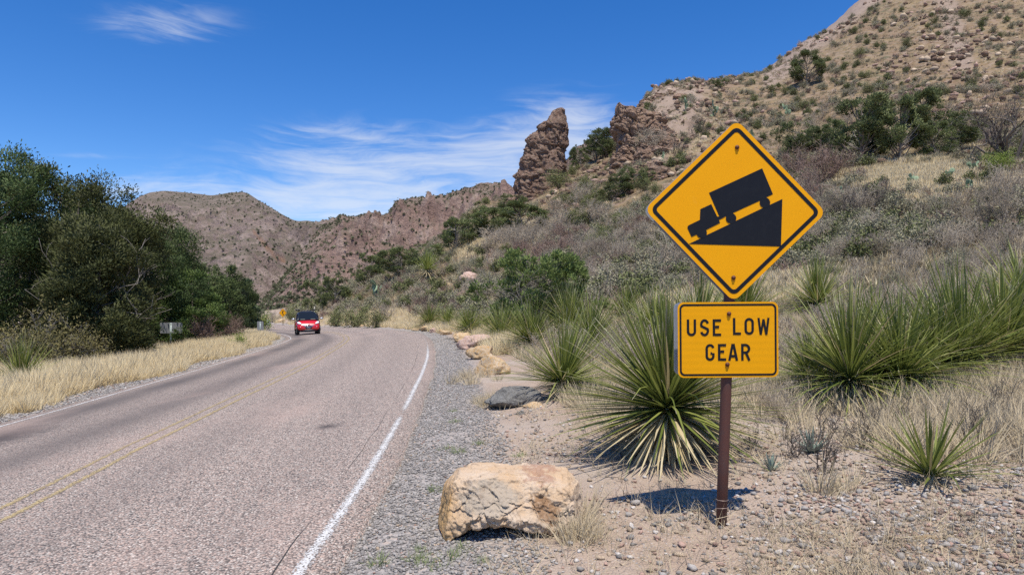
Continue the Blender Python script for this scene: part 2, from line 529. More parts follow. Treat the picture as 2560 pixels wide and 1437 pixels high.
def ground_z(x, y, detail=True):
    x, y = np.asarray(x, float), np.asarray(y, float)
    L, W = lateral(x, y)
    d = hill_rise(x, y)
    off = np.where(L > 0, L - W - EDGE, -L - 3.1 - EDGE)      # metres beyond the tarmac
    d = d * sst(off, 0.2, 2.5)
    z = plane(x, y) + d
    z = z - 0.10 * np.clip(-L - 3.1 - 7, 0, 60) * sst(-L, 9, 16)   # falls away to the left below the trees
    z = z - 0.035 - 0.05 * (1 - sst(off, -0.35, -0.02))            # lies a little below the tarmac
    if detail:
        k = sst(off, 0.1, 1.6)
        dist = np.hypot(x, y)
        z = z + k * (0.022 * fbm(x * 1.1, y * 1.1, 0, 3, 3) + 0.012 * fbm(x * 5, y * 5, 0, 3, 5))
        h = sst(d, 0.1, 3.0)
        z = z + h * (0.10 * fbm(x * 0.55, y * 0.55, 0, 4, 8))
        far = sst(dist, 35, 120) * h
        z = z - sst(dist, 90, 150) * h * 3.0 * np.clip(ridged(x * 0.018 + 0.01 * y, y * 0.006, 0, 3, 66) - 0.25, 0, 1)
        z = z + far * (1.1 * fbm(x * 0.06, y * 0.06, 0, 4, 12) + 0.8 * ridged(x * 0.16, y * 0.16, 0, 5, 15))
        px = 1280 + x / np.maximum(y, 1) * F
        crag = sst(dist, 85, 130) * sst(px, 1510, 1580) * (1 - sst(px, 1690, 1850)) * (y > 20)
        z = z + crag * (2.6 * ridged(x * 0.13, y * 0.13, 0, 5, 31) + 0.3)
    return z

def gz(x, y):
    return float(ground_z(np.array([float(x)]), np.array([float(y)]))[0])

def on_ground(px, y):
    x = (px - 1280) / F * y
    return (x, y, gz(x, y))

def ray_ground(px, row, y0=3.0, y1=260.0):
    """first point of the land that the frame's pixel (px,row) looks at"""
    for n in (180, 12):
        ys = np.exp(np.linspace(math.log(y0), math.log(y1), n))
        x = (px - 1280) / F * ys
        z = ground_z(x, ys)
        zr = CAMZ - (row - HOR) / F * ys
        k = max(1, np.argmax(z >= zr))
        y0, y1 = ys[k - 1], ys[k]
    return np.array([x[k], ys[k], z[k]])

def build_land():
    a = np.radians(np.r_[np.arange(-180, -50, 2.5), np.arange(-50, -42, 0.6), np.arange(-42, 42, 0.125), np.arange(42, 60, 0.6), np.arange(60, 180, 2.5)])
    r = np.r_[0.3, np.exp(np.linspace(math.log(1.2), math.log(700), 270)), 1200, 2500, 6000]
    A, R = np.meshgrid(a, r, indexing='ij')
    x, y = R * np.sin(A), R * np.cos(A)
    z = ground_z(x, y)
    L, W = lateral(x, y)
    off = np.where(L > 0, L - W - EDGE, -L - 3.1 - EDGE)
    d = hill_rise(x, y)
    u = x / np.maximum(y, 1e-3)
    px = 1280 + u * F
    row = HOR - (z - CAMZ) / np.maximum(y, 1) * F
    V = np.stack([x, y, z], -1).reshape(-1, 3)
    f = grid_faces(len(a), len(r), wrap_u=True)
    # bare slab near the skyline of the upper slope, crags by the outcrop, rubble chutes
    slab = sst(y, 120, 170) * (1 - sst(px, 1925 + (190 - row) * 1.25, 2020 + (190 - row) * 1.25)) * sst(px, 1880, 1930)
    crag = sst(np.hypot(x, y), 80, 125) * sst(px, 1500, 1570) * (1 - sst(px, 1700, 1850)) * (y > 20)
    chute = np.exp(-((px - 2390 - (row - 100) * 0.25) / 45) ** 2) * sst(y, 90, 130) * (1 - sst(row, 150, 240))
    at = {'off': off.ravel(), 'side': np.sign(L).ravel(), 'slab': np.clip(slab + crag * 0.8 + chute * 0.8, 0, 1).ravel(), 'rise': d.ravel()}
    hill = (d.ravel()[f].mean(1) > 0.25) & (off.ravel()[f].mean(1) > 1.0)
    for name, sel in (('ground', ~hill), ('hillside', hill)):
        ff = f[sel]
        used, inv = np.unique(ff, return_inverse=True)
        me = mesh(name, V[used], inv.reshape(-1, 4), M['soil'], {k: v[used] for k, v in at.items()}, True)
        tag(ob(name, me), kind='structure')

def soil_mat():
    m, T = mat('soil')
    co = obj_co(T)
    off = T.attr('off'); side = T.attr('side')
    n1 = T.noise(co, 0.5, 5.0, 0.6)
    n2 = T.noise(co, 3.0, 6.0, 0.65)
    n3 = T.noise(co, 0.11, 6.0, 0.65)
    dirt = T.mix(n2, (0.34, 0.25, 0.185), (0.43, 0.34, 0.27))
    dirt = T.mix(T.sstep(n1, 0.4, 0.7), dirt, (0.42, 0.355, 0.30))
    # pebbles too small to build
    vc = T.vor(co, 62.0, 1)
    vd = T.vor(co, 62.0, 0)
    sepc = T.n('ShaderNodeSeparateColor', inp={0: vc})
    peb = T.ramp(sepc.outputs[0], [(0.0, (0.20, 0.17, 0.15)), (0.3, (0.36, 0.27, 0.22)), (0.55, (0.44, 0.37, 0.33)), (0.8, (0.34, 0.33, 0.32)), (1.0, (0.56, 0.50, 0.45))])
    ispeb = T.math('MULTIPLY', T.math('GREATER_THAN', sepc.outputs[1], 0.55), T.math('LESS_THAN', vd, 0.42))
    dirt = T.mix(T.math('MULTIPLY', ispeb, T.sstep(n2, 0.35, 0.6)), dirt, peb)
    # grey road gravel beside the tarmac
    gc = T.vor(co, 34.0, 1)
    gs = T.n('ShaderNodeSeparateColor', inp={0: gc})
    grav = T.ramp(gs.outputs[0], [(0.0, (0.19, 0.175, 0.165)), (0.5, (0.32, 0.295, 0.275)), (0.85, (0.41, 0.375, 0.35)), (1.0, (0.48, 0.40, 0.345))])
    goff = T.math('ADD', off, T.math('MULTIPLY', T.math('SUBTRACT', n1, 0.5), 1.4))
    gw = T.math('SUBTRACT', 1.0, T.sstep(goff, 0.55, 1.15))
    c = T.mix(gw, dirt, grav)
    # hillside: tan earth, pinkish rubble, straw
    hl = T.mix(T.sstep(n3, 0.4, 0.62), (0.19, 0.13, 0.08), (0.25, 0.185, 0.105))
    hl = T.mix(T.sstep(T.noise(co, 0.35, 7.0, 0.7), 0.50, 0.66), hl, (0.26, 0.19, 0.145))
    hl = T.mix(T.sstep(T.noise(co, 1.5, 5.0, 0.7), 0.55, 0.7), hl, (0.20, 0.16, 0.115))
    hv = T.n('ShaderNodeSeparateColor', inp={0: T.vor(co, 1.6, 1)})
    hl = T.mix(T.math('MULTIPLY', T.math('GREATER_THAN', hv.outputs[0], 0.74), 0.5), hl, (0.31, 0.245, 0.195))
    scr = T.math('MULTIPLY', T.sstep(T.noise(co, 0.45, 6.0, 0.75), 0.50, 0.60), T.sstep(T.noise(co, 0.05, 3.0, 0.6), 0.36, 0.60))
    hl = T.mix(T.math('MULTIPLY', scr, 0.9), hl, (0.115, 0.115, 0.068))
    c = T.mix(T.sstep(T.attr('rise'), 0.3, 2.0), c, hl)
    slab = T.mix(T.noise(co, 0.22, 8.0, 0.7, 0.5), (0.24, 0.18, 0.145), (0.36, 0.285, 0.235))
    slab = T.mix(T.math('MULTIPLY', T.sstep(T.noise(co, 0.5, 8.0, 0.75), 0.52, 0.62), 0.7), slab, (0.15, 0.115, 0.095))
    c = T.mix(T.math('MULTIPLY', T.attr('slab'), T.sstep(T.math('ADD', T.attr('slab'), T.noise(co, 0.12, 5.0, 0.6)), 0.8, 1.15)), c, slab)
    h = T.math('ADD', T.math('MULTIPLY', T.math('SUBTRACT', 0.6, vd), 0.5), T.math('ADD', n2, T.math('MULTIPLY', T.noise(co, 25.0, 4.0, 0.7), 0.6)))
    finish(T, c, 0.95, h, 0.8, 0.03, spec=0.1)
    return m

def road_mat():
    m, T = mat('chip_seal')
    co = obj_co(T)
    lat = T.attr('lat')
    v1 = T.n('ShaderNodeTexVoronoi', feature='F1', inp={'Vector': co, 'Scale': 78.0})
    sc = T.n('ShaderNodeSeparateColor', inp={0: v1.outputs[1]})
    chip = T.ramp(sc.outputs[0], [(0.0, (0.125, 0.105, 0.092)), (0.22, (0.28, 0.23, 0.198)), (0.5, (0.425, 0.345, 0.30)), (0.72, (0.55, 0.395, 0.32)), (0.86, (0.375, 0.345, 0.312)), (1.0, (0.73, 0.65, 0.57))])
    chip = T.mix(T.sstep(v1.outputs[0], 0.42, 0.78), chip, (0.085, 0.075, 0.072))
    n1 = T.noise(co, 0.55, 5.0, 0.6)
    # tyre-polished tracks run darker, above all in the far lane
    def track(c0, w, amt):
        a = T.math('DIVIDE', T.math('SUBTRACT', lat, c0), w)
        return T.math('MULTIPLY', T.math('EXPONENT', T.math('MULTIPLY', T.math('MULTIPLY', a, a), -1.0)), amt)
    tr = track(-2.45, 0.42, 0.72)
    for q in ((-0.95, 0.40, 0.55), (1.0, 0.38, 0.22), (2.35, 0.38, 0.12), (-1.7, 1.1, 0.25)):
        tr = T.math('ADD', tr, track(*q))
    tr = T.math('MULTIPLY', tr, T.math('ADD', 0.55, T.math('MULTIPLY', n1, 0.9)), clamp=True)
    c = T.mix(tr, chip, (0.118, 0.102, 0.096))
    st = T.noise(T.n('ShaderNodeVectorMath', operation='MULTIPLY', inp={0: co, 1: (1.0, 0.25, 1.0)}).outputs[0], 0.7, 4.0, 0.6)
    c = T.mix(T.math('MULTIPLY', T.sstep(st, 0.52, 0.72), 0.30), c, (0.47, 0.34, 0.285))
    c = T.mix(T.math('MULTIPLY', T.sstep(T.noise(co, 1.6, 3.0, 0.5), 0.66, 0.74), 0.25), c, (0.09, 0.08, 0.08))
    # an oil spot and the dark smear at the far edge
    def spot(x, y, rx, ry, amt):
        sp = T.n('ShaderNodeSeparateXYZ', inp={0: co})
        wx = T.math('ADD', sp.outputs[0], T.math('MULTIPLY', T.noise(co, 6.0, 3.0, 0.6), rx * 1.4))
        a = T.math('DIVIDE', T.math('SUBTRACT', wx, x + rx * 0.7), rx)
        b = T.math('DIVIDE', T.math('SUBTRACT', sp.outputs[1], y), ry)
        return T.math('MULTIPLY', T.math('EXPONENT', T.math('MULTIPLY', T.math('ADD', T.math('MULTIPLY', a, a), T.math('MULTIPLY', b, b)), -1.0)), amt)
    p = spot(-2.25, 8.35, 0.14, 0.16, 0.75)
    p = T.math('ADD', p, spot(-6.7, 8.6, 0.35, 1.1, 0.85), clamp=True)
    c = T.mix(p, c, (0.045, 0.042, 0.045))
    h = T.math('SUBTRACT', 1.0, v1.outputs[0])
    finish(T, c, 0.88, h, 0.55, 0.008, spec=0.2)
    return m

def paint_mat(name, col, wear):
    m, T = mat(name)
    co = obj_co(T)
    v1 = T.n('ShaderNodeTexVoronoi', feature='F1', inp={'Vector': co, 'Scale': 78.0})
    edge = T.attr('edge')                      # 0 at the border of the stripe, 1 in the middle
    n = T.noise(co, 9.0, 5.0, 0.7)
    n2 = T.noise(co, 60.0, 3.0, 0.6)
    k = T.math('ADD', T.math('MULTIPLY', n, 0.5), T.math('ADD', T.math('MULTIPLY', n2, 0.5), T.math('MULTIPLY', edge, 0.5)))
    k = T.math('SUBTRACT', k, T.math('MULTIPLY', v1.outputs[0], 0.5))
    k = T.math('ADD', k, T.attr('amount'))
    al = T.sstep(k, wear - 0.09, wear + 0.13)
    c = T.mix(n2, col, tuple(x * 0.78 for x in col))
    finish(T, c, 0.75, T.math('SUBTRACT', 1.0, v1.outputs[0]), 0.5, 0.006, spec=0.3, alpha=al)
    return m

def build_road():
    lat = np.array([-1, -0.9, -0.75, -0.6, -0.45, -0.3, -0.15, 0, 0.15, 0.3, 0.45, 0.6, 0.75, 0.9, 1.0])
    n = len(CLS)
    def strip(c0, c1, k):           # lateral metres for each station
        lo, hi = c0, c1
        return lo + (hi - lo) * k
    half = np.array([np.where(l < 0, l * (WL + EDGE), l * (WR + EDGE)) for l in lat]).T      # n x k
    # ragged outer edge
    half[:, 0] += 0.05 * fbm(CLS[:, 1] * 1.3, CLS[:, 0], 0, 3, 51)
    half[:, -1] += 0.06 * fbm(CLS[:, 1] * 1.3, CLS[:, 0], 0, 3, 52)
    fine = np.linspace(0, n - 1, n * 3)
    ii = np.arange(n)
    half = np.stack([np.interp(fine, ii, half[:, k]) for k in range(len(lat))], 1)
    cx, cy = np.interp(fine, ii, CLS[:, 0]), np.interp(fine, ii, CLS[:, 1])
    nx, ny = np.interp(fine, ii, CLN[:, 0]), np.interp(fine, ii, CLN[:, 1])
    x = cx[:, None] + nx[:, None] * half
    y = cy[:, None] + ny[:, None] * half
    z = plane(x, y)
    # skirt down into the shoulder
    X = np.concatenate([x[:, :1] - 0.05 * nx[:, None], x, x[:, -1:] + 0.05 * nx[:, None]], 1)
    Y = np.concatenate([y[:, :1] - 0.05 * ny[:, None], y, y[:, -1:] + 0.05 * ny[:, None]], 1)
    Z = np.concatenate([z[:, :1] - 0.12, z, z[:, -1:] - 0.12], 1)
    H = np.concatenate([half[:, :1], half, half[:, -1:]], 1)
    k = X.shape[1]
    f = grid_faces(len(cx), k)[:, ::-1]
    tag(ob('road', mesh('road', np.stack([X, Y, Z], -1), f, M['chip_seal'], {'lat': H.ravel()}, True)), kind='structure')
    def line(name, off, w, m, amount):
        q = np.array([-0.5, -0.25, 0, 0.25, 0.5])
        xx = cx[:, None] + nx[:, None] * (off[:, None] + q[None] * w)
        yy = cy[:, None] + ny[:, None] * (off[:, None] + q[None] * w)
        zz = plane(xx, yy) + 0.004
        ed = np.broadcast_to(np.array([0, 0.7, 1, 0.7, 0]), xx.shape)
        am = np.broadcast_to(amount[:, None], xx.shape)
        me = mesh(name, np.stack([xx, yy, zz], -1), grid_faces(len(cx), 5)[:, ::-1], m, {'edge': ed.ravel(), 'amount': am.ravel()})
        tag(ob(name, me), kind='structure')
    wr = np.interp(fine, ii, WR); wl = np.interp(fine, ii, WL)
    # the right-hand line has been worn away in places
    am = 0.05 - 0.30 * np.exp(-((cy - 8.75) / 0.33) ** 2) - 0.22 * sst(cy, 19, 26)
    cshift = np.interp(cy, [2, 5.2, 7.6, 12, 30], [0.40, 0.32, 0.12, 0.02, 0.0])
    line('edge_line_right', wr, 0.14, M['white_paint'], am)
    line('edge_line_left', -wl, 0.12, M['white_paint'], np.full(len(cx), 0.04))
    line('center_line_right', np.full(len(cx), 0.115) + cshift, 0.125, M['yellow_paint'], np.full(len(cx), 0.0))
    line('center_line_left', np.full(len(cx), -0.115) + cshift, 0.125, M['yellow_paint'], np.full(len(cx), -0.03))
    # the long crack beside the right-hand line
    sel = (cy > 2.0) & (cy < 26)
    o = wr[sel] - np.interp(cy[sel], [3, 6, 12, 20], [0.13, 0.21, 0.22, 0.32]) + 0.03 * fbm(cy[sel] * 1.7, 0, 0, 3, 77)
    w = 0.005 * np.clip(0.25 + 1.3 * fbm(cy[sel] * 0.6, 3, 0, 4, 78), 0.0, 1.2) + 0.0004
    xx = np.stack([cx[sel] + nx[sel] * (o + s * w) for s in (-1, 1)], 1)
    yy = np.stack([cy[sel] + ny[sel] * (o + s * w) for s in (-1, 1)], 1)
    tag(ob('road_crack', mesh('road_crack', np.stack([xx, yy, plane(xx, yy) + 0.004], -1), grid_faces(len(o), 2)[:, ::-1], M['tar'])), kind='structure')

# ------------------------------------------------------------------ far mountains
def mountain_mat(name, cA, cB, cC, green, gamt, sc=1.0):
    m, T = mat(name)
    co = obj_co(T)
    a = T.noise(co, 0.006 * sc, 8.0, 0.66, 0.5)
    b = T.noise(co, 0.03 * sc, 8.0, 0.7)
    g = T.noise(co, 0.11 * sc, 6.0, 0.7)
    c = T.mix(T.sstep(a, 0.40, 0.60), cA, cB)
    c = T.mix(T.sstep(b, 0.45, 0.65), c, cC)
    c = T.mix(T.math('MULTIPLY', T.sstep(T.noise(co, 0.016 * sc, 9.0, 0.72, 0.6), 0.53, 0.62), 0.6), c, tuple(x * 0.45 for x in cA))
    # scrub as a thin uneven cover, denser on the gentler ground
    sl = T.n('ShaderNodeSeparateXYZ', inp={0: T.n('ShaderNodeNewGeometry').outputs['Normal']}).outputs[2]
    cov = T.math('ADD', T.math('MULTIPLY', g, 0.8), T.math('MULTIPLY', T.math('SUBTRACT', sl, 0.55), 0.35))
    c = T.mix(T.math('MULTIPLY', T.sstep(cov, 0.42, 0.56), gamt), c, green)
    c = T.mix(T.math('MULTIPLY', T.attr('scree'), 0.9), c, (0.27, 0.165, 0.115))
    finish(T, c, 0.95, T.math('ADD', T.math('MULTIPLY', b, 1.3), g), 0.9, 10.0 / sc, spec=0.05)
    return m

def fan_sheet(name, cols, prof, y0f, y1f, nu, nv, m, amp, seed, wl, rim=0.12, jag=0.0):
    """a range seen from the road: cols {px: skyline row}; rises from depth y0 to its crest at y1, then falls behind"""
    px = np.linspace(min(cols), max(cols), nu)
    sky = np.interp(px, list(cols), list(cols.values()))
    k = np.hanning(7); k /= k.sum()
    sky = np.convolve(np.r_[[sky[0]] * 3, sky, [sky[-1]] * 3], k, 'valid')
    sky = sky - jag * np.clip(ridged(px / 26.0, 0.3, 0, 4, seed + 3), -0.4, 1) * (1 + 1.3 * sst(px, 960, 1010)) + jag * 0.5
    t = np.r_[np.linspace(0, 1, nv), np.linspace(1.03, 1.5, 14)]
    PX, TT = np.meshgrid(px, t, indexing='ij')
    y0 = y0f(PX); y1 = y1f(PX)
    Y = y0 + (y1 - y0) * TT
    X = (PX - 1280) / F * Y
    zb = -6.0
    zs = CAMZ - (sky[:, None] - HOR) / F * y1
    up = prof(np.clip(TT, 0, 1), PX)
    Z = zb + (zs - zb) * up
    Z = Z - np.clip(TT - 1, 0, 1) * (y1 - y0) * 0.35
    hgt = np.clip((zs - zb) / 120.0, 0.05, 1.0)
    fade = np.sin(np.clip(TT, 0, 1) * np.pi) ** 0.75 * 0.95 * (1 - sst(TT, 0.6, 0.94)) + rim
    Z = Z + amp * hgt * fade * (0.8 * ridged(X / wl, Y / wl, 0, 6, seed) - 0.2 + 0.45 * fbm(X / wl * 2.7, Y / wl * 2.7, 0, 5, seed + 9) + 0.22 * ridged(X / wl * 5.5, Y / wl * 5.5, 0, 4, seed + 19))
    row = HOR - (Z - CAMZ) / Y * F
    # the chute of loose scree that runs down between the two ranges
    q = np.interp(row, [575, 600, 625, 652], [632, 652, 673, 706])
    wq = np.interp(row, [575, 600, 625, 652], [4, 6, 8, 12])
    scree = np.clip(1.3 - np.abs(PX - q) / wq, 0, 1) * (row > 574) * (row < 655) * (seed == 100)
    me = mesh(name, np.stack([X, Y, Z], -1), grid_faces(nu, len(t))[:, ::-1], m, {'scree': scree.ravel()}, False)
    tag(ob(name, me), kind='structure')
    keep = (TT > 0.06) & (TT <= 1.0)
    return np.stack([X, Y, Z], -1), keep

def build_mountains():
    left = {-1500: 730, -700: 690, -250: 640, 60: 600, 220: 570, 280: 540, 310: 517, 345: 493, 375: 481, 410: 477, 450: 480, 490: 484, 530: 489, 550: 486, 580: 481, 610: 480, 622: 484,
            645: 500, 670: 514, 700: 533, 730: 549, 745: 553, 770: 551, 790: 556, 815: 560, 850: 566, 1000: 590, 1300: 610}
    A = fan_sheet('mountain_far', left, lambda t, p: t ** 1.12, lambda p: 560 + 0 * p, lambda p: 1500 + 0 * p, 620, 170, M['mountain_far'], 80.0, 100, 190.0, rim=0.0, jag=0.6)
    right = {600: 795, 640: 778, 660: 752, 690: 712, 730: 655, 770: 610, 800: 575, 825: 557, 845: 547, 855: 540, 870: 548, 890: 543, 905: 535, 925: 533, 950: 541, 970: 536, 980: 522, 986: 511,
             1010: 503, 1050: 494, 1095: 496, 1120: 487, 1150: 478, 1180: 472, 1200: 463, 1225: 464, 1245: 466, 1262: 468, 1290: 480, 1340: 470, 1420: 400, 1445: 372, 1470: 362, 1500: 356,
             1560: 350, 1700: 340, 1900: 330}
    B = fan_sheet('mountain_ridge', right, lambda t, p: t ** 1.2, lambda p: np.interp(p, [600, 900, 1300, 1900], [330, 270, 240, 240]), lambda p: np.interp(p, [600, 730, 900, 1290, 1420, 1900], [420, 560, 760, 760, 520, 480]),
                  680, 180, M['mountain_ridge'], 48.0, 200, 90.0, jag=3.0)
    return A, B

# ------------------------------------------------------------------ rock towers on the hillside
def crag_noise(P, s, seed):
    x, y, z = P[..., 0] * s, P[..., 1] * s, P[..., 2] * s
    n = 0.40 * ridged(x * 0.9, y * 0.9, z * 0.6, 4, seed, 0.5) + 0.8 * fbm(x * 0.5, y * 0.5, z * 0.5, 3, seed + 5)
    # blocky breaks along tilted beds, at two sizes
    q = 0
    for f, a in ((0.62, 0.75), (1.5, 0.34)):
        wx = 0.7 * vnoise(x * f, y * f, z * f, seed + 8)
        q = q + a * vnoise(np.floor(x * f * 1.2 + wx + 0.5 * z), np.floor(y * f * 1.2 + wx), np.floor(z * f * 1.5 + 0.9 * f * x + wx), seed + 2)
    return n + q

def loft_rock(name, prof, y, thick, amp, s, seed, m, nrow=230, nseg=200, label=None, cat='rock', dy=0.0):
    """prof: list of (row, left px, right px) read along the outline, at depth y"""
    prof = sorted(prof)
    rows = np.array([p[0] for p in prof], float)
    rr = np.linspace(rows[0], rows[-1], nrow)
    Lp = np.interp(rr, rows, [p[1] for p in prof]); Rp = np.interp(rr, rows, [p[2] for p in prof])
    zz = CAMZ - (rr - HOR) / F * y
    xl, xr = (Lp - 1280) / F * y, (Rp - 1280) / F * y
    th = np.arange(nseg) * 2 * np.pi / nseg
    c, sn = np.cos(th), np.sin(th)
    e = 0.72
    cx = np.sign(c) * np.abs(c) ** e; sy = np.sign(sn) * np.abs(sn) ** e
    cxr = (xl + xr) / 2; hw = (xr - xl) / 2
    X = cxr[:, None] + hw[:, None] * cx[None]
    hy = thick * (0.35 + 0.65 * hw / hw.max())
    Y = y + dy * (zz[:, None] - zz.min()) + hy[:, None] * sy[None]
    Z = np.repeat(zz[:, None], nseg, 1)
    P = np.stack([X, Y, Z], -1)
    d = (0.5 * crag_noise(P, s, seed) + 0.85 * blocks(P, s * 0.75, seed + 40, 0.7, 0.2) + 0.34 * blocks(P, s * 2.0, seed + 50, 0.9, 0.16) + 0.10 * blocks(P, s * 5.5, seed + 60, 0.6)) * amp
    dirn = np.stack([cx[None] * np.ones_like(X), sy[None] * np.ones_like(X), 0.15 * np.ones_like(X)], -1)
    taper = np.clip(hw / (hw.max() * 0.6), 0.2, 1)[:, None]
    P = P + dirn * (d * taper - amp * 0.25)[..., None]
    P[..., 2] += amp * 0.4 * vnoise(P[..., 0] * s * 1.5, P[..., 1] * s * 1.5, P[..., 2] * s, seed + 20)
    base = np.array([cxr[-1], y, zz[-1]])
    V = P.reshape(-1, 3)
    f4 = []
    I, J = np.meshgrid(np.arange(nrow - 1), np.arange(nseg), indexing='ij')
    J2 = (J + 1) % nseg
    f4 = np.stack([I * nseg + J, (I + 1) * nseg + J, (I + 1) * nseg + J2, I * nseg + J2], -1).reshape(-1, 4)
    top = P[0].mean(0) + np.array([0, 0, amp * 0.3])
    V = np.concatenate([V, top[None]])
    k = np.arange(nseg)
    f3 = np.stack([np.full(nseg, nrow * nseg), k, (k + 1) % nseg], 1)
    o = ob(name, mesh(name, V - base, [f3, f4], m), None, base)
    tag(o, label, cat)
    return o

def build_towers():
    spire = [(278, 1384, 1410), (282, 1379, 1415), (292, 1374, 1415), (307, 1362, 1417), (321, 1343, 1420), (336, 1330, 1420), (351, 1318, 1421), (371, 1315, 1421), (390, 1303, 1421),
             (405, 1297, 1421), (422, 1299, 1422), (440, 1285, 1424), (459, 1279, 1428), (479, 1275, 1436), (500, 1255, 1446), (520, 1236, 1460), (545, 1215, 1470)]
    loft_rock('rock_spire', spire, 128.0, 5.0, 0.85, 0.30, 8, M['spire_rock'], label='tall leaning rock spire standing against the sky on the hillside', cat='rock spire')
    cl = [(250, 1546, 1556), (256, 1543, 1566), (264, 1542, 1600), (275, 1540, 1640), (300, 1535, 1668), (320, 1531, 1682), (336, 1538, 1694), (350, 1534, 1702), (380, 1529, 1712), (402, 1526, 1722), (425, 1520, 1735), (450, 1512, 1745)]
    loft_rock('rock_cliff', cl, 117.0, 7.0, 1.1, 0.30, 9, M['cliff_rock'], label='broken brown cliff with a sheer left edge, right of the rock spire', cat='cliff', dy=0.25)

def build_crags():
    loft_rock('rock_crag', [(229, 1676, 1692), (233, 1650, 1712), (242, 1612, 1742), (262, 1590, 1770), (300, 1575, 1800), (330, 1565, 1815)], 150.0, 6.0, 1.1, 0.30, 17, M['cliff_rock'], 110, 130, 'broken rock crest on the skyline just right of the cliff', 'crag', dy=0.3)
    loft_rock('rock_crag', [(330, 1640, 1668), (338, 1620, 1690), (356, 1600, 1712), (385, 1590, 1730), (410, 1580, 1740)], 108.0, 4.0, 0.8, 0.36, 23, M['cliff_rock'], 90, 110, 'low broken rock face below the crest, right of the cliff', 'crag', dy=0.5)
    loft_rock('rock_crag', [(412, 1588, 1640), (420, 1574, 1668), (440, 1560, 1690), (462, 1550, 1700)], 92.0, 3.0, 0.6, 0.42, 29, M['cliff_rock'], 80, 100, 'lowest ledge of brown rock left of the top of the diamond', 'crag', dy=0.6)

# ------------------------------------------------------------------ boulders and stones
def stone_mesh(name, seed, m, sub=2, flat=0.7, rough=0.25, cuts=7, smooth=False):
    """angular stone: an icosphere cut by random planes, unit half-length, resting on z=0"""
    import bmesh
    bm = bmesh.new()
    bmesh.ops.create_icosphere(bm, subdivisions=sub, radius=1.0)
    V = np.array([v.co[:] for v in bm.verts])
    Fc = np.array([[v.index for v in f.verts] for f in bm.faces])
    bm.free()
    r = np.random.default_rng(seed)
    for _ in range(cuts):
        nrm = r.normal(size=3); nrm /= np.linalg.norm(nrm)
        d = r.uniform(0.42, 0.80)
        h = V @ nrm
        V = V - np.clip(h - d, 0, None)[:, None] * nrm * 0.92
    V = V * np.array([1.0, r.uniform(0.6, 0.9), flat * r.uniform(0.75, 1.15)])
    V = V + V * (rough * fbm(V[:, 0] * 1.8 + seed, V[:, 1] * 1.8, V[:, 2] * 1.8, 4, seed))[:, None]
    if sub >= 4:
        V = V + V * (0.10 * blocks(V, 1.6, seed + 70) + 0.045 * blocks(V, 4.5, seed + 80))[:, None]
        V = V + V * (0.03 * ridged(V[:, 0] * 5 + seed, V[:, 1] * 5, V[:, 2] * 5, 4, seed + 1))[:, None]
    V[:, 2] -= V[:, 2].min() * 0.72
    V[:, :2] /= np.abs(V[:, 0]).max()
    return mesh(name, V, Fc, m, None, smooth)

def boulder_at(name, px, row, wpx, hk, seed, m, label, group=None, sub=4, yaw=0.0, cuts=7, flat=0.7, y=None, sink=0.03):
    P = ray_ground(px, row) if y is None else np.array(on_ground(px, y))
    w = wpx / F * P[1] / 2
    me = stone_mesh(name, seed, m, sub, flat, 0.22, cuts)
    o = ob(name, me, None, (P[0], P[1] + w * 0.5, P[2] - sink), (0, 0, yaw), (w, w, w * hk))
    tag(o, label, 'boulder', group)
    return o

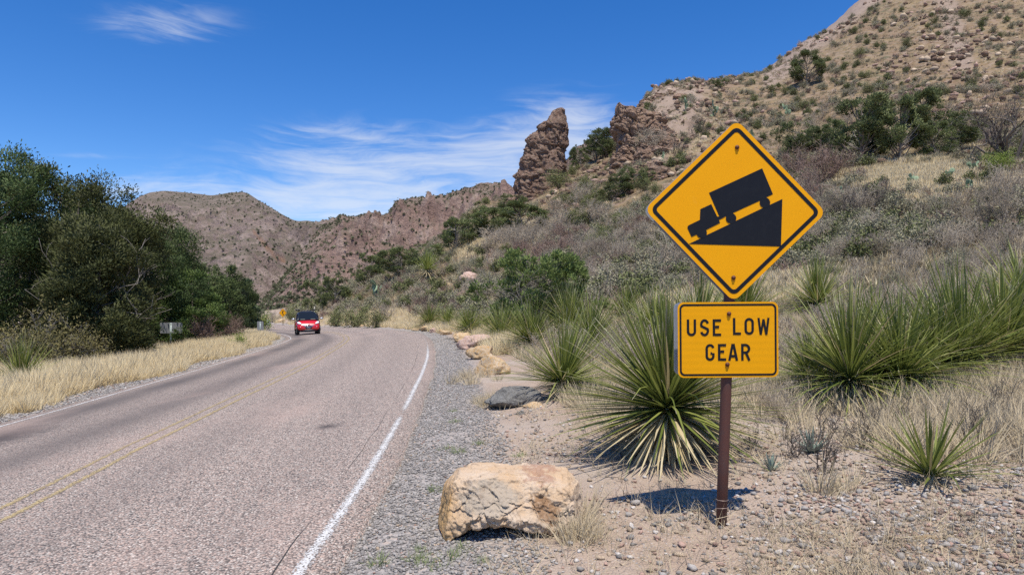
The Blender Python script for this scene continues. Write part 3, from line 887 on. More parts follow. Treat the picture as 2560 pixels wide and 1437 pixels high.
def build_roadside_boulder():
    """the big cream and orange block in the foreground, arched underneath"""
    nx, nc = 220, 170
    s = np.linspace(-1, 1, nx)
    x = 0.485 * np.sign(s) * np.abs(s) ** 0.92
    sx = np.linspace(-0.485, 0.485, 9)
    def I(*v):
        return np.interp(x, sx, v)
    zb = I(0.03, 0.015, 0.08, 0.115, 0.105, 0.085, 0.06, 0.05, 0.09)     # underside at the front
    ztf = I(0.23, 0.33, 0.35, 0.35, 0.345, 0.335, 0.325, 0.30, 0.20)   # front top edge
    ztb = I(0.25, 0.355, 0.385, 0.39, 0.39, 0.39, 0.385, 0.36, 0.25)  # back top edge
    yf = I(-0.12, -0.20, -0.22, -0.22, -0.22, -0.215, -0.20, -0.16, -0.06)
    yft = I(-0.06, -0.08, -0.09, -0.07, -0.05, -0.07, -0.10, -0.10, -0.04)
    yb = I(0.14, 0.22, 0.25, 0.26, 0.26, 0.25, 0.24, 0.2, 0.1)
    t = np.linspace(0, 1, nc, endpoint=False)
    kn = np.array([0, 0.06, 0.30, 0.42, 0.62, 0.70, 0.86, 1.0])
    def ring(k):
        Y = [yf[k], yf[k] - 0.008, yft[k], yft[k] + 0.07, yb[k] - 0.03, yb[k], yb[k], yf[k]]
        Zz = [zb[k], zb[k] + 0.05, ztf[k] - 0.015, ztf[k] + 0.02, ztb[k], ztb[k] - 0.03, -0.02, zb[k]]
        return np.stack([np.full(nc, x[k]), np.interp(t, kn, Y), np.interp(t, kn, Zz)], 1)
    P = np.array([ring(k) for k in range(nx)])
    ker = np.array([0.2, 0.6, 0.2])
    P = sum(np.roll(P, j - 1, 1) * ker[j] for j in range(3))
    c = P.mean(1, keepdims=True)
    end = np.sqrt(np.clip(1 - np.abs(s) ** 30, 0.0, 1))[:, None, None]
    P[..., 1:] = c[..., 1:] + (P[..., 1:] - c[..., 1:]) * np.maximum(end, 0.04)
    # flat breaks, as on a quarried block
    for nv, dd in (((-0.93, -0.30, 0.22), 0.422), ((-0.70, -0.10, 0.70), 0.475), ((0.10, -0.90, 0.42), 0.285), ((0.93, -0.25, 0.20), 0.445), ((0.62, -0.35, 0.70), 0.475), ((0.0, -0.10, 0.99), 0.352), ((0.55, -0.80, -0.15), 0.335), ((-0.35, -0.92, -0.1), 0.295)):
        nv = np.array(nv) / np.linalg.norm(nv)
        ex = np.clip(P @ nv - dd, 0, None)
        P = P - ex[..., None] * nv * 0.9
    N = P - c
    N /= np.linalg.norm(N, axis=-1, keepdims=True) + 1e-6
    X, Y, Z = P[..., 0], P[..., 1], P[..., 2]
    d = 0.018 * fbm(X * 6, Y * 6, Z * 6, 4, 3) + 0.017 * ridged(X * 10, Y * 10, Z * 16, 5, 4) * sst(-Y, -0.02, 0.08)
    d = d + 0.010 * vnoise(np.floor(X * 18 + 2 * vnoise(X * 9, Y * 9, Z * 9, 2)), np.floor(Y * 18), np.floor(Z * 26 + X * 6), 6)
    d = d + (0.013 * blocks(P, 7.0, 91, 0.3, 0.10) + 0.006 * blocks(P, 19.0, 95, 0.5)) * sst(-Y, -0.05, 0.10) * (0.4 + 0.6 * sst(0.30 - Z, -0.05, 0.1)) + 0.003 * blocks(P, 16.0, 98)
    P = P + N * d[..., None]
    V = P.reshape(-1, 3)
    f4 = np.concatenate([np.stack([I_ * nc + J_, I_ * nc + (J_ + 1) % nc, (I_ + 1) * nc + (J_ + 1) % nc, (I_ + 1) * nc + J_], -1).reshape(-1, 4)
                         for I_, J_ in [np.meshgrid(np.arange(nx - 1), np.arange(nc), indexing='ij')]])
    k = np.arange(nc)
    V = np.concatenate([V, P[0].mean(0)[None], P[-1].mean(0)[None]])
    f3 = np.concatenate([np.stack([np.full(nc, nx * nc), (k + 1) % nc, k], 1), np.stack([np.full(nc, nx * nc + 1), (nx - 1) * nc + k, (nx - 1) * nc + (k + 1) % nc], 1)])
    yy = 4.32
    xx = (1275 - 1280) / F * 4.15
    o = ob('boulder', mesh('boulder', V, [f3, f4], M['block_rock']), None, (xx, yy, gz(xx, yy) - 0.02), (0, 0, math.radians(-3)))
    tag(o, 'large cream and orange rock block lying on the gravel beside the road', 'boulder')

def block_rock_mat():
    m, T = mat('block_rock')
    co = obj_co(T)
    sp = T.n('ShaderNodeSeparateXYZ', inp={0: co})
    a = T.noise(co, 4.0, 7.0, 0.65, 0.5)
    b = T.noise(co, 14.0, 8.0, 0.7)
    g = T.noise(co, 55.0, 5.0, 0.65)
    c = T.mix(T.sstep(a, 0.4, 0.62), (0.51, 0.365, 0.235), (0.55, 0.435, 0.325))
    # ochre skin towards the left end and the underside
    och = T.math('ADD', T.math('MULTIPLY', sp.outputs[0], -1.6), T.math('ADD', T.math('MULTIPLY', sp.outputs[2], -0.9), T.math('MULTIPLY', a, 1.2)))
    c = T.mix(T.math('MULTIPLY', T.sstep(och, 0.80, 1.10), 0.85), c, (0.51, 0.31, 0.125))
    # grey weathered patch in the middle of the face
    ax = T.math('DIVIDE', T.math('ADD', sp.outputs[0], 0.13), 0.19)
    az = T.math('DIVIDE', T.math('SUBTRACT', sp.outputs[2], 0.25), 0.10)
    pr = T.math('ADD', T.math('MULTIPLY', ax, ax), T.math('MULTIPLY', az, az))
    pr = T.math('ADD', pr, T.math('MULTIPLY', T.math('SUBTRACT', b, 0.5), 2.4))
    c = T.mix(T.math('MULTIPLY', T.math('SUBTRACT', 1.0, T.sstep(pr, 0.5, 1.2)), 0.85), c, (0.37, 0.315, 0.25))
    # dark red crust top right and the brown band below it
    ax = T.math('DIVIDE', T.math('SUBTRACT', sp.outputs[0], 0.19), 0.15)
    az = T.math('DIVIDE', T.math('SUBTRACT', sp.outputs[2], 0.37), 0.07)
    pr = T.math('ADD', T.math('ADD', T.math('MULTIPLY', ax, ax), T.math('MULTIPLY', az, az)), T.math('MULTIPLY', T.math('SUBTRACT', b, 0.5), 5.0))
    c = T.mix(T.math('MULTIPLY', T.math('SUBTRACT', 1.0, T.sstep(pr, 0.0, 0.75)), 0.55), c, (0.28, 0.13, 0.09))
    ax = T.math('DIVIDE', T.math('SUBTRACT', T.math('ADD', sp.outputs[0], T.math('MULTIPLY', sp.outputs[2], 0.5)), 0.32), 0.09)
    az = T.math('DIVIDE', T.math('SUBTRACT', sp.outputs[2], 0.19), 0.09)
    pr = T.math('ADD', T.math('ADD', T.math('MULTIPLY', ax, ax), T.math('MULTIPLY', az, az)), T.math('MULTIPLY', T.math('SUBTRACT', b, 0.5), 3.0))
    c = T.mix(T.math('MULTIPLY', T.math('SUBTRACT', 1.0, T.sstep(pr, 0.4, 1.1)), 0.8), c, (0.24, 0.125, 0.055))
    c = T.mix(T.math('MULTIPLY', T.sstep(T.noise(co, 9.0, 8.0, 0.72, 0.8), 0.56, 0.66), 0.5), c, (0.17, 0.11, 0.07))
    c = T.mix(T.math('MULTIPLY', T.sstep(g, 0.5, 0.8), 0.45), c, (0.58, 0.50, 0.42))
    h = T.math('ADD', T.math('MULTIPLY', b, 0.9), T.math('ADD', T.math('MULTIPLY', g, 0.35), T.math('MULTIPLY', T.vor(co, 24.0, feature='DISTANCE_TO_EDGE'), 0.4)))
    finish(T, c, 0.92, h, 0.85, 0.02, spec=0.12)
    return m

# ------------------------------------------------------------------ scatter (stuff only): points carrying instances of a few source meshes
_src = {}
def scatter(name, pts, rot, scl, vid, sources, label, cat=None):
    me = bpy.data.meshes.new(name)
    me.vertices.add(len(pts))
    me.vertices.foreach_set('co', np.asarray(pts, np.float32).ravel())
    me.attributes.new('rot', 'FLOAT_VECTOR', 'POINT').data.foreach_set('vector', np.asarray(rot, np.float32).ravel())
    scl = np.asarray(scl, np.float32)
    if scl.ndim == 1:
        scl = np.repeat(scl[:, None], 3, 1)
    me.attributes.new('scl', 'FLOAT_VECTOR', 'POINT').data.foreach_set('vector', scl.ravel())
    me.attributes.new('vid', 'INT', 'POINT').data.foreach_set('value', np.asarray(vid, np.int32))
    c = bpy.data.collections.new(name + '_sources')
    for k, s in enumerate(sources):
        so = bpy.data.objects.new('%s_source_%02d' % (name, k), s)
        c.objects.link(so)
    ng = bpy.data.node_groups.new(name, 'GeometryNodeTree')
    ng.interface.new_socket('Geometry', in_out='INPUT', socket_type='NodeSocketGeometry')
    ng.interface.new_socket('Geometry', in_out='OUTPUT', socket_type='NodeSocketGeometry')
    N, Lk = ng.nodes, ng.links
    gi, go = N.new('NodeGroupInput'), N.new('NodeGroupOutput')
    ci = N.new('GeometryNodeCollectionInfo')
    ci.inputs['Collection'].default_value = c
    ci.inputs['Separate Children'].default_value = True
    ci.inputs['Reset Children'].default_value = True
    iop = N.new('GeometryNodeInstanceOnPoints')
    iop.inputs['Pick Instance'].default_value = True
    def att(nm, dt):
        a = N.new('GeometryNodeInputNamedAttribute')
        a.data_type = dt
        a.inputs[0].default_value = nm
        return a.outputs[0]
    Lk.new(gi.outputs[0], iop.inputs['Points'])
    Lk.new(ci.outputs[0], iop.inputs['Instance'])
    Lk.new(att('vid', 'INT'), iop.inputs['Instance Index'])
    e2r = N.new('FunctionNodeEulerToRotation')
    Lk.new(att('rot', 'FLOAT_VECTOR'), e2r.inputs[0])
    Lk.new(e2r.outputs[0], iop.inputs['Rotation'])
    Lk.new(att('scl', 'FLOAT_VECTOR'), iop.inputs['Scale'])
    Lk.new(iop.outputs[0], go.inputs[0])
    o = ob(name, me)
    md = o.modifiers.new('scatter', 'NODES')
    md.node_group = ng
    tag(o, label, cat, kind='stuff')
    return o

# ------------------------------------------------------------------ plants
def unit(v):
    return v / (np.linalg.norm(v, axis=-1, keepdims=True) + 1e-9)

def blades(g, base, d0, length, width, droop, rng, seg=4, fold=0.25, **attrs):
    """strap leaves: base (n,3), direction (n,3), each bends down by droop; V-folded strips; attributes t (along) and rnd (per leaf)"""
    n = len(base)
    d0 = unit(d0)
    side = unit(np.cross(d0, np.array([0, 0, 1.0]) + rng.normal(0, 0.15, (n, 3))))
    t = np.linspace(0, 1, seg + 1)
    L = np.asarray(length)[:, None]
    P = base[:, None] + d0[:, None] * (L * t[None])[..., None]
    P[..., 2] -= np.asarray(droop)[:, None] * L * t[None] ** 2.2
    P = P + side[:, None] * (rng.normal(0, 0.045, n)[:, None] * L * t[None] ** 2)[..., None]
    up = unit(np.cross(side, d0))
    w = np.asarray(width)[:, None] * (1 - t[None] ** 1.6 * 0.88)
    A = P - side[:, None] * w[..., None] / 2
    C = P + side[:, None] * w[..., None] / 2
    B = P - up[:, None] * (w * fold)[..., None]
    V = np.stack([A, B, C], 2)                     # n, seg+1, 3, 3
    k = (seg + 1) * 3
    idx = np.arange(n)[:, None, None] * k + np.arange(seg)[None, :, None] * 3
    q1 = np.concatenate([idx, idx + 1, idx + 4, idx + 3], 2)
    q2 = np.concatenate([idx + 1, idx + 2, idx + 5, idx + 4], 2)
    f4 = np.concatenate([q1.reshape(-1, 4), q2.reshape(-1, 4)])
    g.add(V.reshape(-1, 3), None, f4, t=np.broadcast_to(t[None, :, None], (n, seg + 1, 3)).ravel(),
          rnd=np.broadcast_to(rng.random(n)[:, None, None], (n, seg + 1, 3)).ravel())

def sphere_dirs(n, rng, e0, e1, power=1.0):
    e = np.radians(e0 + (e1 - e0) * rng.random(n) ** power)
    a = rng.random(n) * 2 * np.pi
    return np.stack([np.cos(e) * np.cos(a), np.cos(e) * np.sin(a), np.sin(e)], 1)

def sotol_parts(seed, n=230, length=1.0, core=0.16, dry=70, width=0.017, e0=-12, e1=88, droop=0.04, lmin=0.72):
    rng = np.random.default_rng(seed)
    g = Geo()
    d = sphere_dirs(n, rng, e0, e1, 0.9)
    base = d * np.array([0.05, 0.05, 0.05]) * length + np.array([0, 0, core])
    L = length * rng.uniform(lmin, 1.08, n)
    blades(g, base, d, L, np.full(n, width) * rng.uniform(0.8, 1.2, n), droop + droop * 4 * (1 - np.abs(d[:, 2])) * rng.random(n) + np.where(rng.random(n) < 0.09, rng.uniform(0.25, 0.6, n), 0), rng)
    leaf = g.mesh('leaves', M['sotol'])
    g2 = Geo()
    if dry:
        d = sphere_dirs(dry, rng, -70, -6)
        base = d * 0.05 * length + np.array([0, 0, core * 0.95])
        L = np.minimum(length * rng.uniform(0.5, 0.9, dry), (core + 0.01) / np.maximum(-d[:, 2], 0.22))
        blades(g2, base, d, L, np.full(dry, width * 1.1), 0.10 * rng.random(dry), rng)
    rr = rng.random(14) * 0
    th = np.linspace(0, 2 * np.pi, 14, endpoint=False)
    g2.tube(np.array([(0, 0, -0.05), (0, 0, core * 0.5), (0, 0, core + 0.02)]), [0.07 * length, 0.085 * length, 0.05 * length], 9, True, t=0.2, rnd=0.3)
    return leaf, g2.mesh('dry_skirt', M['sotol_dry'])

def sotol(loc, parts, scale, yaw, label, group=None, tilt=(0.0, 0.0), squash=1.0):
    e = empty('sotol', loc, (tilt[0], tilt[1], yaw), scale)
    e.scale.z *= squash
    ob('leaves', parts[0], e)
    ob('dry_skirt', parts[1], e)
    return tag(e, label, 'sotol', group)

def branch_net(g, rng, p, d, L, r, depth, nchild, spread, kink=0.25, seg=4, upb=0.1, minr=0.0016, sides=(5, 4, 3, 3), ends=None, shrink=0.62, rnd=None):
    """recursive bare branches as tapered tubes"""
    P = [np.array(p, float)]
    dd = np.array(d, float)
    for k in range(seg):
        dd = dd + rng.normal(0, kink, 3) + np.array([0, 0, upb])
        dd /= np.linalg.norm(dd)
        P.append(P[-1] + dd * L / seg)
    P = np.array(P)
    rr = np.maximum(np.linspace(r, r * (0.55 if depth else 0.3), seg + 1), minr)
    g.tube(P, rr, sides[min(len(sides) - 1, 3 - depth if depth <= 3 else 0)], rnd=rng.random() if rnd is None else rnd, t=0.5)
    if depth == 0:
        if ends is not None:
            ends.append((P[-1], dd))
        return
    for c in range(nchild[depth - 1]):
        k = rng.integers(1 if c else seg, seg + 1) if seg > 1 else 1
        nd = dd * 0.7 + rng.normal(0, spread, 3)
        nd[2] += 0.1
        nd /= np.linalg.norm(nd)
        branch_net(g, rng, P[k], nd, L * rng.uniform(shrink - 0.14, shrink + 0.14), rr[k] * 0.68, depth - 1, nchild, spread, kink, seg if depth > 1 else max(2, seg - 1), upb, minr, sides, ends, shrink, rnd)

def bare_shrub_mesh(seed, m, h=1.0, stems=9, depth=3, nchild=(4, 4, 3), r=0.011, spread=0.55, minr=0.0022, lean=0.75, leaves=None):
    rng = np.random.default_rng(seed)
    g = Geo()
    ends = []
    for s in range(stems):
        a = rng.random() * 2 * np.pi
        d = unit(np.array([np.cos(a) * lean, np.sin(a) * lean, rng.uniform(0.6, 1.3)]))
        branch_net(g, rng, (0.05 * np.cos(a), 0.05 * np.sin(a), -0.03), d, h * rng.uniform(0.36, 0.55), r * rng.uniform(0.7, 1.2), depth, nchild, spread, minr=minr, ends=ends)
    if leaves:
        E = np.array([e[0] for e in ends])
        k = rng.integers(0, len(E), leaves[0])
        c = E[k] + rng.normal(0, leaves[3] if len(leaves) > 3 else 0.05, (leaves[0], 3)) * h
        kites(g, c, unit(rng.normal(0, 1, (leaves[0], 3)) + np.array([0, 0, 0.5])), leaves[1] * rng.uniform(0.6, 1.3, leaves[0]), leaves[2], rng, shift=1.2)
    return g.mesh('shrub', m)

def kites(g, c, d, L, wr, rng, shift=0.0, rnd=None, nrm=None):
    """small leaf sprays: kite-shaped quads starting at c along d"""
    n = len(c)
    L = np.broadcast_to(np.asarray(L, float), (n,))
    side = unit(np.cross(d, rng.normal(0, 1, (n, 3))))
    w = L * wr
    V = np.stack([c, c + d * (L * 0.55)[:, None] + side * (w / 2)[:, None], c + d * L[:, None], c + d * (L * 0.55)[:, None] - side * (w / 2)[:, None]], 1)
    f = np.arange(n)[:, None] * 4 + np.arange(4)[None]
    r = rng.random(n) if rnd is None else rnd
    kw = {} if nrm is None else {'nrm': np.repeat(nrm, 4, 0)}
    g.add(V.reshape(-1, 3), None, f, rnd=np.repeat(r + shift, 4), t=np.tile([0, 0.5, 1, 0.5], n), **kw)

def crown_parts(seed, height, env, n_clump, per, spr, wr, m_leaf, m_bark, trunk_r=0.09, trunk_lean=(0, 0), base=0.12, limbs=26, clump_r=0.115, shell=0.5, upness=0.45, rscale=1.0, trunks=1, dead=0, lobes=0.35):
    """an evergreen: env(h in 0..1) gives the crown's radius (share of the height); clumps of needle sprays fill its outer part"""
    rng = np.random.default_rng(seed)
    hs = []
    while len(hs) < n_clump:
        h = base + (1 - base) * rng.random()
        if rng.random() < (env(h) / 0.6) ** 1.2 + 0.08:
            hs.append(h)
    hs = np.array(hs)
    a = rng.random(n_clump) * 2 * np.pi
    lob = 1 + lobes * (vnoise(np.cos(a) * 1.6 + seed, np.sin(a) * 1.6, hs * 3.2, seed) + 0.6 * vnoise(np.cos(a) * 3.6 + seed, np.sin(a) * 3.6, hs * 7.0, seed + 4))
    rad = np.array([env(h) for h in hs]) * lob * (shell + (1 - shell) * rng.random(n_clump) ** 0.6)
    cen = np.stack([np.cos(a) * rad + trunk_lean[0] * hs, np.sin(a) * rad + trunk_lean[1] * hs, hs], 1)
    # gather the clumps on billows, so the crown breaks into lit masses with dark gaps between
    nb = max(6, n_clump // 9)
    bc = cen[:nb]
    br = np.clip(np.array([env(h) for h in hs[:nb]]) * rng.uniform(0.28, 0.52, nb), 0.035, 0.2)
    k = rng.integers(0, nb, n_clump)
    q = unit(rng.normal(0, 1, (n_clump, 3)) + np.array([0, 0, 0.55]) + unit(bc[k] * np.array([1, 1, 0])) * 0.5)
    mixd = (rng.random(n_clump) < 0.88)[:, None]
    cen = np.where(mixd, bc[k] + q * (br[k] * rng.uniform(0.55, 1.05, n_clump))[:, None], cen) * height
    hs = np.clip(cen[:, 2] / height, 0.02, 1.0)
    kb = k
    g = Geo()
    cr = clump_r * height * rng.uniform(0.6, 1.25, n_clump) * 0.5
    ax = np.stack([trunk_lean[0] * hs * height, trunk_lean[1] * hs * height, hs * height * 0.85], 1)
    outw = unit(cen - ax)
    k = np.repeat(np.arange(n_clump), per)
    off = rng.normal(0, 0.5, (len(k), 3))
    off[:, 2] *= 0.75
    c = cen[k] + off * cr[k][:, None]
    d = unit(unit(off) * 0.8 + outw[k] * 0.5 + np.array([0, 0, upness]) + rng.normal(0, 0.45, (len(k), 3)))
    cr_rnd = 0.5 * rng.random(n_clump) + 0.5 * rng.random(nb)[kb]
    rnd = np.clip(cr_rnd[k] * 0.65 + rng.random(len(k)) * 0.35, 0, 1)
    nrm = unit(unit(off) * 0.7 + unit(cen[k] - bc[kb[k]] * height) * 0.6 + outw[k] * 0.4)
    kites(g, c, d, spr * rng.uniform(0.6, 1.4, len(k)), wr, rng, rnd=rnd, nrm=nrm)
    crown = g.mesh('crown', m_leaf)
    b = Geo()
    for tn in range(trunks):
        n = 9
        t = np.linspace(0, 0.93 if tn == 0 else rng.uniform(0.5, 0.8), n)
        wob = np.cumsum(rng.normal(0, 0.012, (n, 2)), 0) + (np.outer(t, rng.normal(0, 0.16, 2)) if tn else 0)
        P = np.stack([(trunk_lean[0] * t + wob[:, 0]) * height, (trunk_lean[1] * t + wob[:, 1]) * height, t * height - 0.12], 1)
        b.tube(P, np.maximum(trunk_r * (1 - t * 0.97) ** 0.8, 0.008) / (1 if tn == 0 else 1.5), 8, rnd=0.4, t=0.5)
        if tn == 0:
            TP = P
    order = rng.choice(n_clump, min(limbs, n_clump), replace=False)
    for i in order:
        h0 = np.clip(hs[i] - rng.uniform(0.05, 0.22), base * 0.6, 0.9)
        p0 = np.array([np.interp(h0, np.linspace(0, 0.93, len(TP)), TP[:, q]) for q in range(3)])
        p1 = cen[i]
        mid = (p0 + p1) / 2 + np.array([0, 0, -0.04 * height]) + rng.normal(0, 0.02 * height, 3)
        tt = np.linspace(0, 1, 6)[:, None]
        P = p0 * (1 - tt) ** 2 + 2 * mid * tt * (1 - tt) + p1 * tt ** 2
        b.tube(P, np.linspace(trunk_r * 0.42 * (1 - h0 * 0.7), 0.008, 6), 5, rnd=rng.random(), t=0.5)
    for i in range(dead):
        h0 = rng.uniform(base * 0.5, 0.55)
        aa = rng.random() * 2 * np.pi
        p0 = np.array([0, 0, h0 * height])
        branch_net(b, rng, p0, unit(np.array([np.cos(aa), np.sin(aa), 0.2])), env(max(h0, base)) * height * 1.0, trunk_r * 0.2, 2, (3, 3), 0.5, minr=0.006, rnd=1.0)
    return crown, b.mesh('trunk', m_bark)

def tree(name, loc, parts, scale, yaw, label, cat='tree', group=None, tilt=(0, 0)):
    e = empty(name, loc, (tilt[0], tilt[1], yaw), scale)
    ob('crown', parts[0], e)
    ob('trunk', parts[1], e)
    return tag(e, label, cat, group)

def grass_mesh(seed, n=70, h=0.5, spread=0.10, lean=0.45, w=0.006, m=None, droop=0.25):
    rng = np.random.default_rng(seed)
    a = rng.random(n) * 2 * np.pi
    r = spread * np.sqrt(rng.random(n))
    base = np.stack([np.cos(a) * r, np.sin(a) * r, np.full(n, -0.02)], 1)
    b = a + rng.normal(0, 0.6, n)
    le = np.abs(rng.normal(0, lean, n))
    d = unit(np.stack([np.cos(b) * le, np.sin(b) * le, np.ones(n)], 1))
    L = h * rng.uniform(0.45, 1.1, n)
    t = np.array([0, 0.5, 1.0])
    P = base[:, None] + d[:, None] * (L[:, None] * t[None])[..., None]
    bend = unit(np.stack([np.cos(b), np.sin(b), np.zeros(n)], 1))
    P = P + bend[:, None] * (L[:, None] * (droop * rng.random(n)[:, None]) * t[None] ** 2)[..., None]
    P[..., 2] -= L[:, None] * 0.10 * (t[None] ** 2)
    side = unit(np.cross(d, rng.normal(0, 1, (n, 3))))
    ww = w * rng.uniform(0.7, 1.3, n)
    V = np.stack([P[:, 0] - side * ww[:, None] / 2, P[:, 0] + side * ww[:, None] / 2, P[:, 1] - side * ww[:, None] * 0.4, P[:, 1] + side * ww[:, None] * 0.4, P[:, 2]], 1)
    k = np.arange(n)[:, None] * 5
    f4 = np.concatenate([k, k + 1, k + 3, k + 2], 1)
    f3 = np.concatenate([k + 2, k + 3, k + 4], 1)
    return mesh('tuft', V.reshape(-1, 3), [f3, f4], m, {'rnd': np.repeat(rng.random(n), 5), 't': np.tile([0, 0, 0.5, 0.5, 1.0], n)})

def pad_mesh(m):
    """one prickly pear pad: a thick rounded paddle standing on its narrow end"""
    nt, nr = 18, 7
    V, t = [], []
    th = np.linspace(0, 2 * np.pi, nt, endpoint=False)
    for s in (-1, 1):
        for r in np.linspace(0.15, 1, nr):
            x = np.cos(th) * r * 0.42 * (1 + 0.18 * np.sin(th))
            z = 0.5 + np.sin(th) * r * 0.5
            y = s * 0.055 * np.sqrt(np.clip(1 - r ** 3, 0, 1))
            V.append(np.stack([x, np.full(nt, 0) + y, z], 1))
    V = np.concatenate(V)
    f = []
    for q in range(2):
        for i in range(nr - 1):
            for j in range(nt):
                a = (q * nr + i) * nt
                f.append((a + j, a + (j + 1) % nt, a + nt + (j + 1) % nt, a + nt + j))
    V = np.concatenate([V, [[0, -0.055, 0.5], [0, 0.055, 0.5]]])
    f3 = [(len(V) - 2 + q, q * nr * nt + j, q * nr * nt + (j + 1) % nt) for q in range(2) for j in range(nt)]
    return mesh('pad', V, [np.array(f3), np.array(f)], m, {'rnd': np.full(len(V), 0.5)}, True)

def prickly_pear(loc, seed, size, label, group=None, n=11):
    rng = np.random.default_rng(seed)
    e = empty('prickly_pear', loc, (0, 0, rng.random() * 6), size)
    tops = []
    for k in range(n):
        if k < 4 or not tops:
            a = rng.random() * 2 * np.pi
            p = Vector((0.18 * math.cos(a) * rng.random(), 0.18 * math.sin(a) * rng.random(), -0.02))
            tilt = rng.uniform(0.1, 0.7)
        else:
            p0, R0, s0 = tops[rng.integers(0, len(tops))]
            p = p0 + R0 @ Vector((rng.uniform(-0.25, 0.25), 0, 0.9)) * s0
            a = rng.random() * 2 * np.pi
            tilt = rng.uniform(0.1, 0.9)
        s = rng.uniform(0.26, 0.40)
        R = Euler((tilt * math.cos(a), tilt * math.sin(a), rng.random() * 3.1), 'XYZ').to_matrix()
        o = ob('pad', PAD, e, p, R.to_euler(), float(s))
        tops.append((p, R, s))
    return tag(e, label, 'cactus', group)

def agave(loc, seed, size, label):
    rng = np.random.default_rng(seed)
    g = Geo()
    n = 26
    d = sphere_dirs(n, rng, 12, 80)
    blades(g, d * 0.02, d, np.full(n, 0.22) * rng.uniform(0.7, 1.1, n), np.full(n, 0.035), np.full(n, -0.12), rng, 4, 0.35)
    o = ob('agave', g.mesh('agave', M['agave']), None, loc, (0, 0, 0), size)
    return tag(o, label, 'agave')

# ------------------------------------------------------------------ signs
def rounded_poly(corners, rad, n=7):
    out = []
    C = [np.array(c, float) for c in corners]
    for i in range(len(C)):
        p, a, b = C[i], C[i - 1], C[(i + 1) % len(C)]
        u, v = (a - p) / np.linalg.norm(a - p), (b - p) / np.linalg.norm(b - p)
        ang = math.acos(np.clip(u @ v, -1, 1))
        t = rad / math.tan(ang / 2)
        c = p + (u + v) / np.linalg.norm(u + v) * rad / math.sin(ang / 2)
        s, e = p + u * t - c, p + v * t - c
        a0 = math.atan2(s[1], s[0]); a1 = math.atan2(e[1], e[0])
        da = (a1 - a0 + math.pi) % (2 * math.pi) - math.pi
        for k in range(n):
            q = a0 + da * k / (n - 1)
            out.append(c + rad * np.array([math.cos(q), math.sin(q)]))
    return np.array(out)

def plate(name, poly, y0, y1, m, parent, loc=(0, 0, 0), rot=(0, 0, 0), front=None):
    """flat plate in the xz plane, from y0 (front) to y1; material 1 on the front face if given"""
    n = len(poly)
    V = np.concatenate([np.stack([poly[:, 0], np.full(n, y0), poly[:, 1]], 1), np.stack([poly[:, 0], np.full(n, y1), poly[:, 1]], 1)])
    me = bpy.data.meshes.new(name)
    fs = [list(range(n)), list(range(2 * n - 1, n - 1, -1))] + [[i, n + i, n + (i + 1) % n, (i + 1) % n] for i in range(n)]
    me.from_pydata(V.tolist(), [], fs)
    me.materials.append(m)
    if front is not None:
        me.materials.append(front)
        me.polygons[0].material_index = 1
    me.update()
    return ob(name, me, parent, loc, rot)

def ring_plate(name, outer, inner, y, m, parent):
    n = len(outer)
    V = np.concatenate([outer, inner])
    V = np.stack([V[:, 0], np.full(2 * n, y), V[:, 1]], 1)
    k = np.arange(n)
    f = np.stack([k, (k + 1) % n, n + (k + 1) % n, n + k], 1)
    return ob(name, mesh(name, V, f, m), parent)

def arc(cx, cz, r, a0, a1, n=12, rz=None):
    a = np.radians(np.linspace(a0, a1, n))
    return np.stack([cx + r * np.cos(a), cz + (rz or r) * np.sin(a)], 1)

def stroke_polys(path, w, closed=False):
    """offset quads along a 2-D path with mitred joints"""
    P = np.asarray(path, float)
    if closed:
        nx, pv = np.roll(P, -1, 0), np.roll(P, 1, 0)
    else:
        nx = np.concatenate([P[1:], 2 * P[-1:] - P[-2:-1]]); pv = np.concatenate([2 * P[:1] - P[1:2], P[:-1]])
    d0, d1 = unit(P - pv), unit(nx - P)
    t = unit(d0 + d1)
    nrm = np.stack([-t[:, 1], t[:, 0]], 1)
    k = 1 / np.maximum((nrm * np.stack([-d0[:, 1], d0[:, 0]], 1)).sum(1), 0.4)
    A, B = P + nrm * (w / 2 * k)[:, None], P - nrm * (w / 2 * k)[:, None]
    n = len(P)
    i = np.arange(n if closed else n - 1)
    j = (i + 1) % n
    return np.concatenate([A, B]), np.stack([i, j, n + j, n + i], 1)

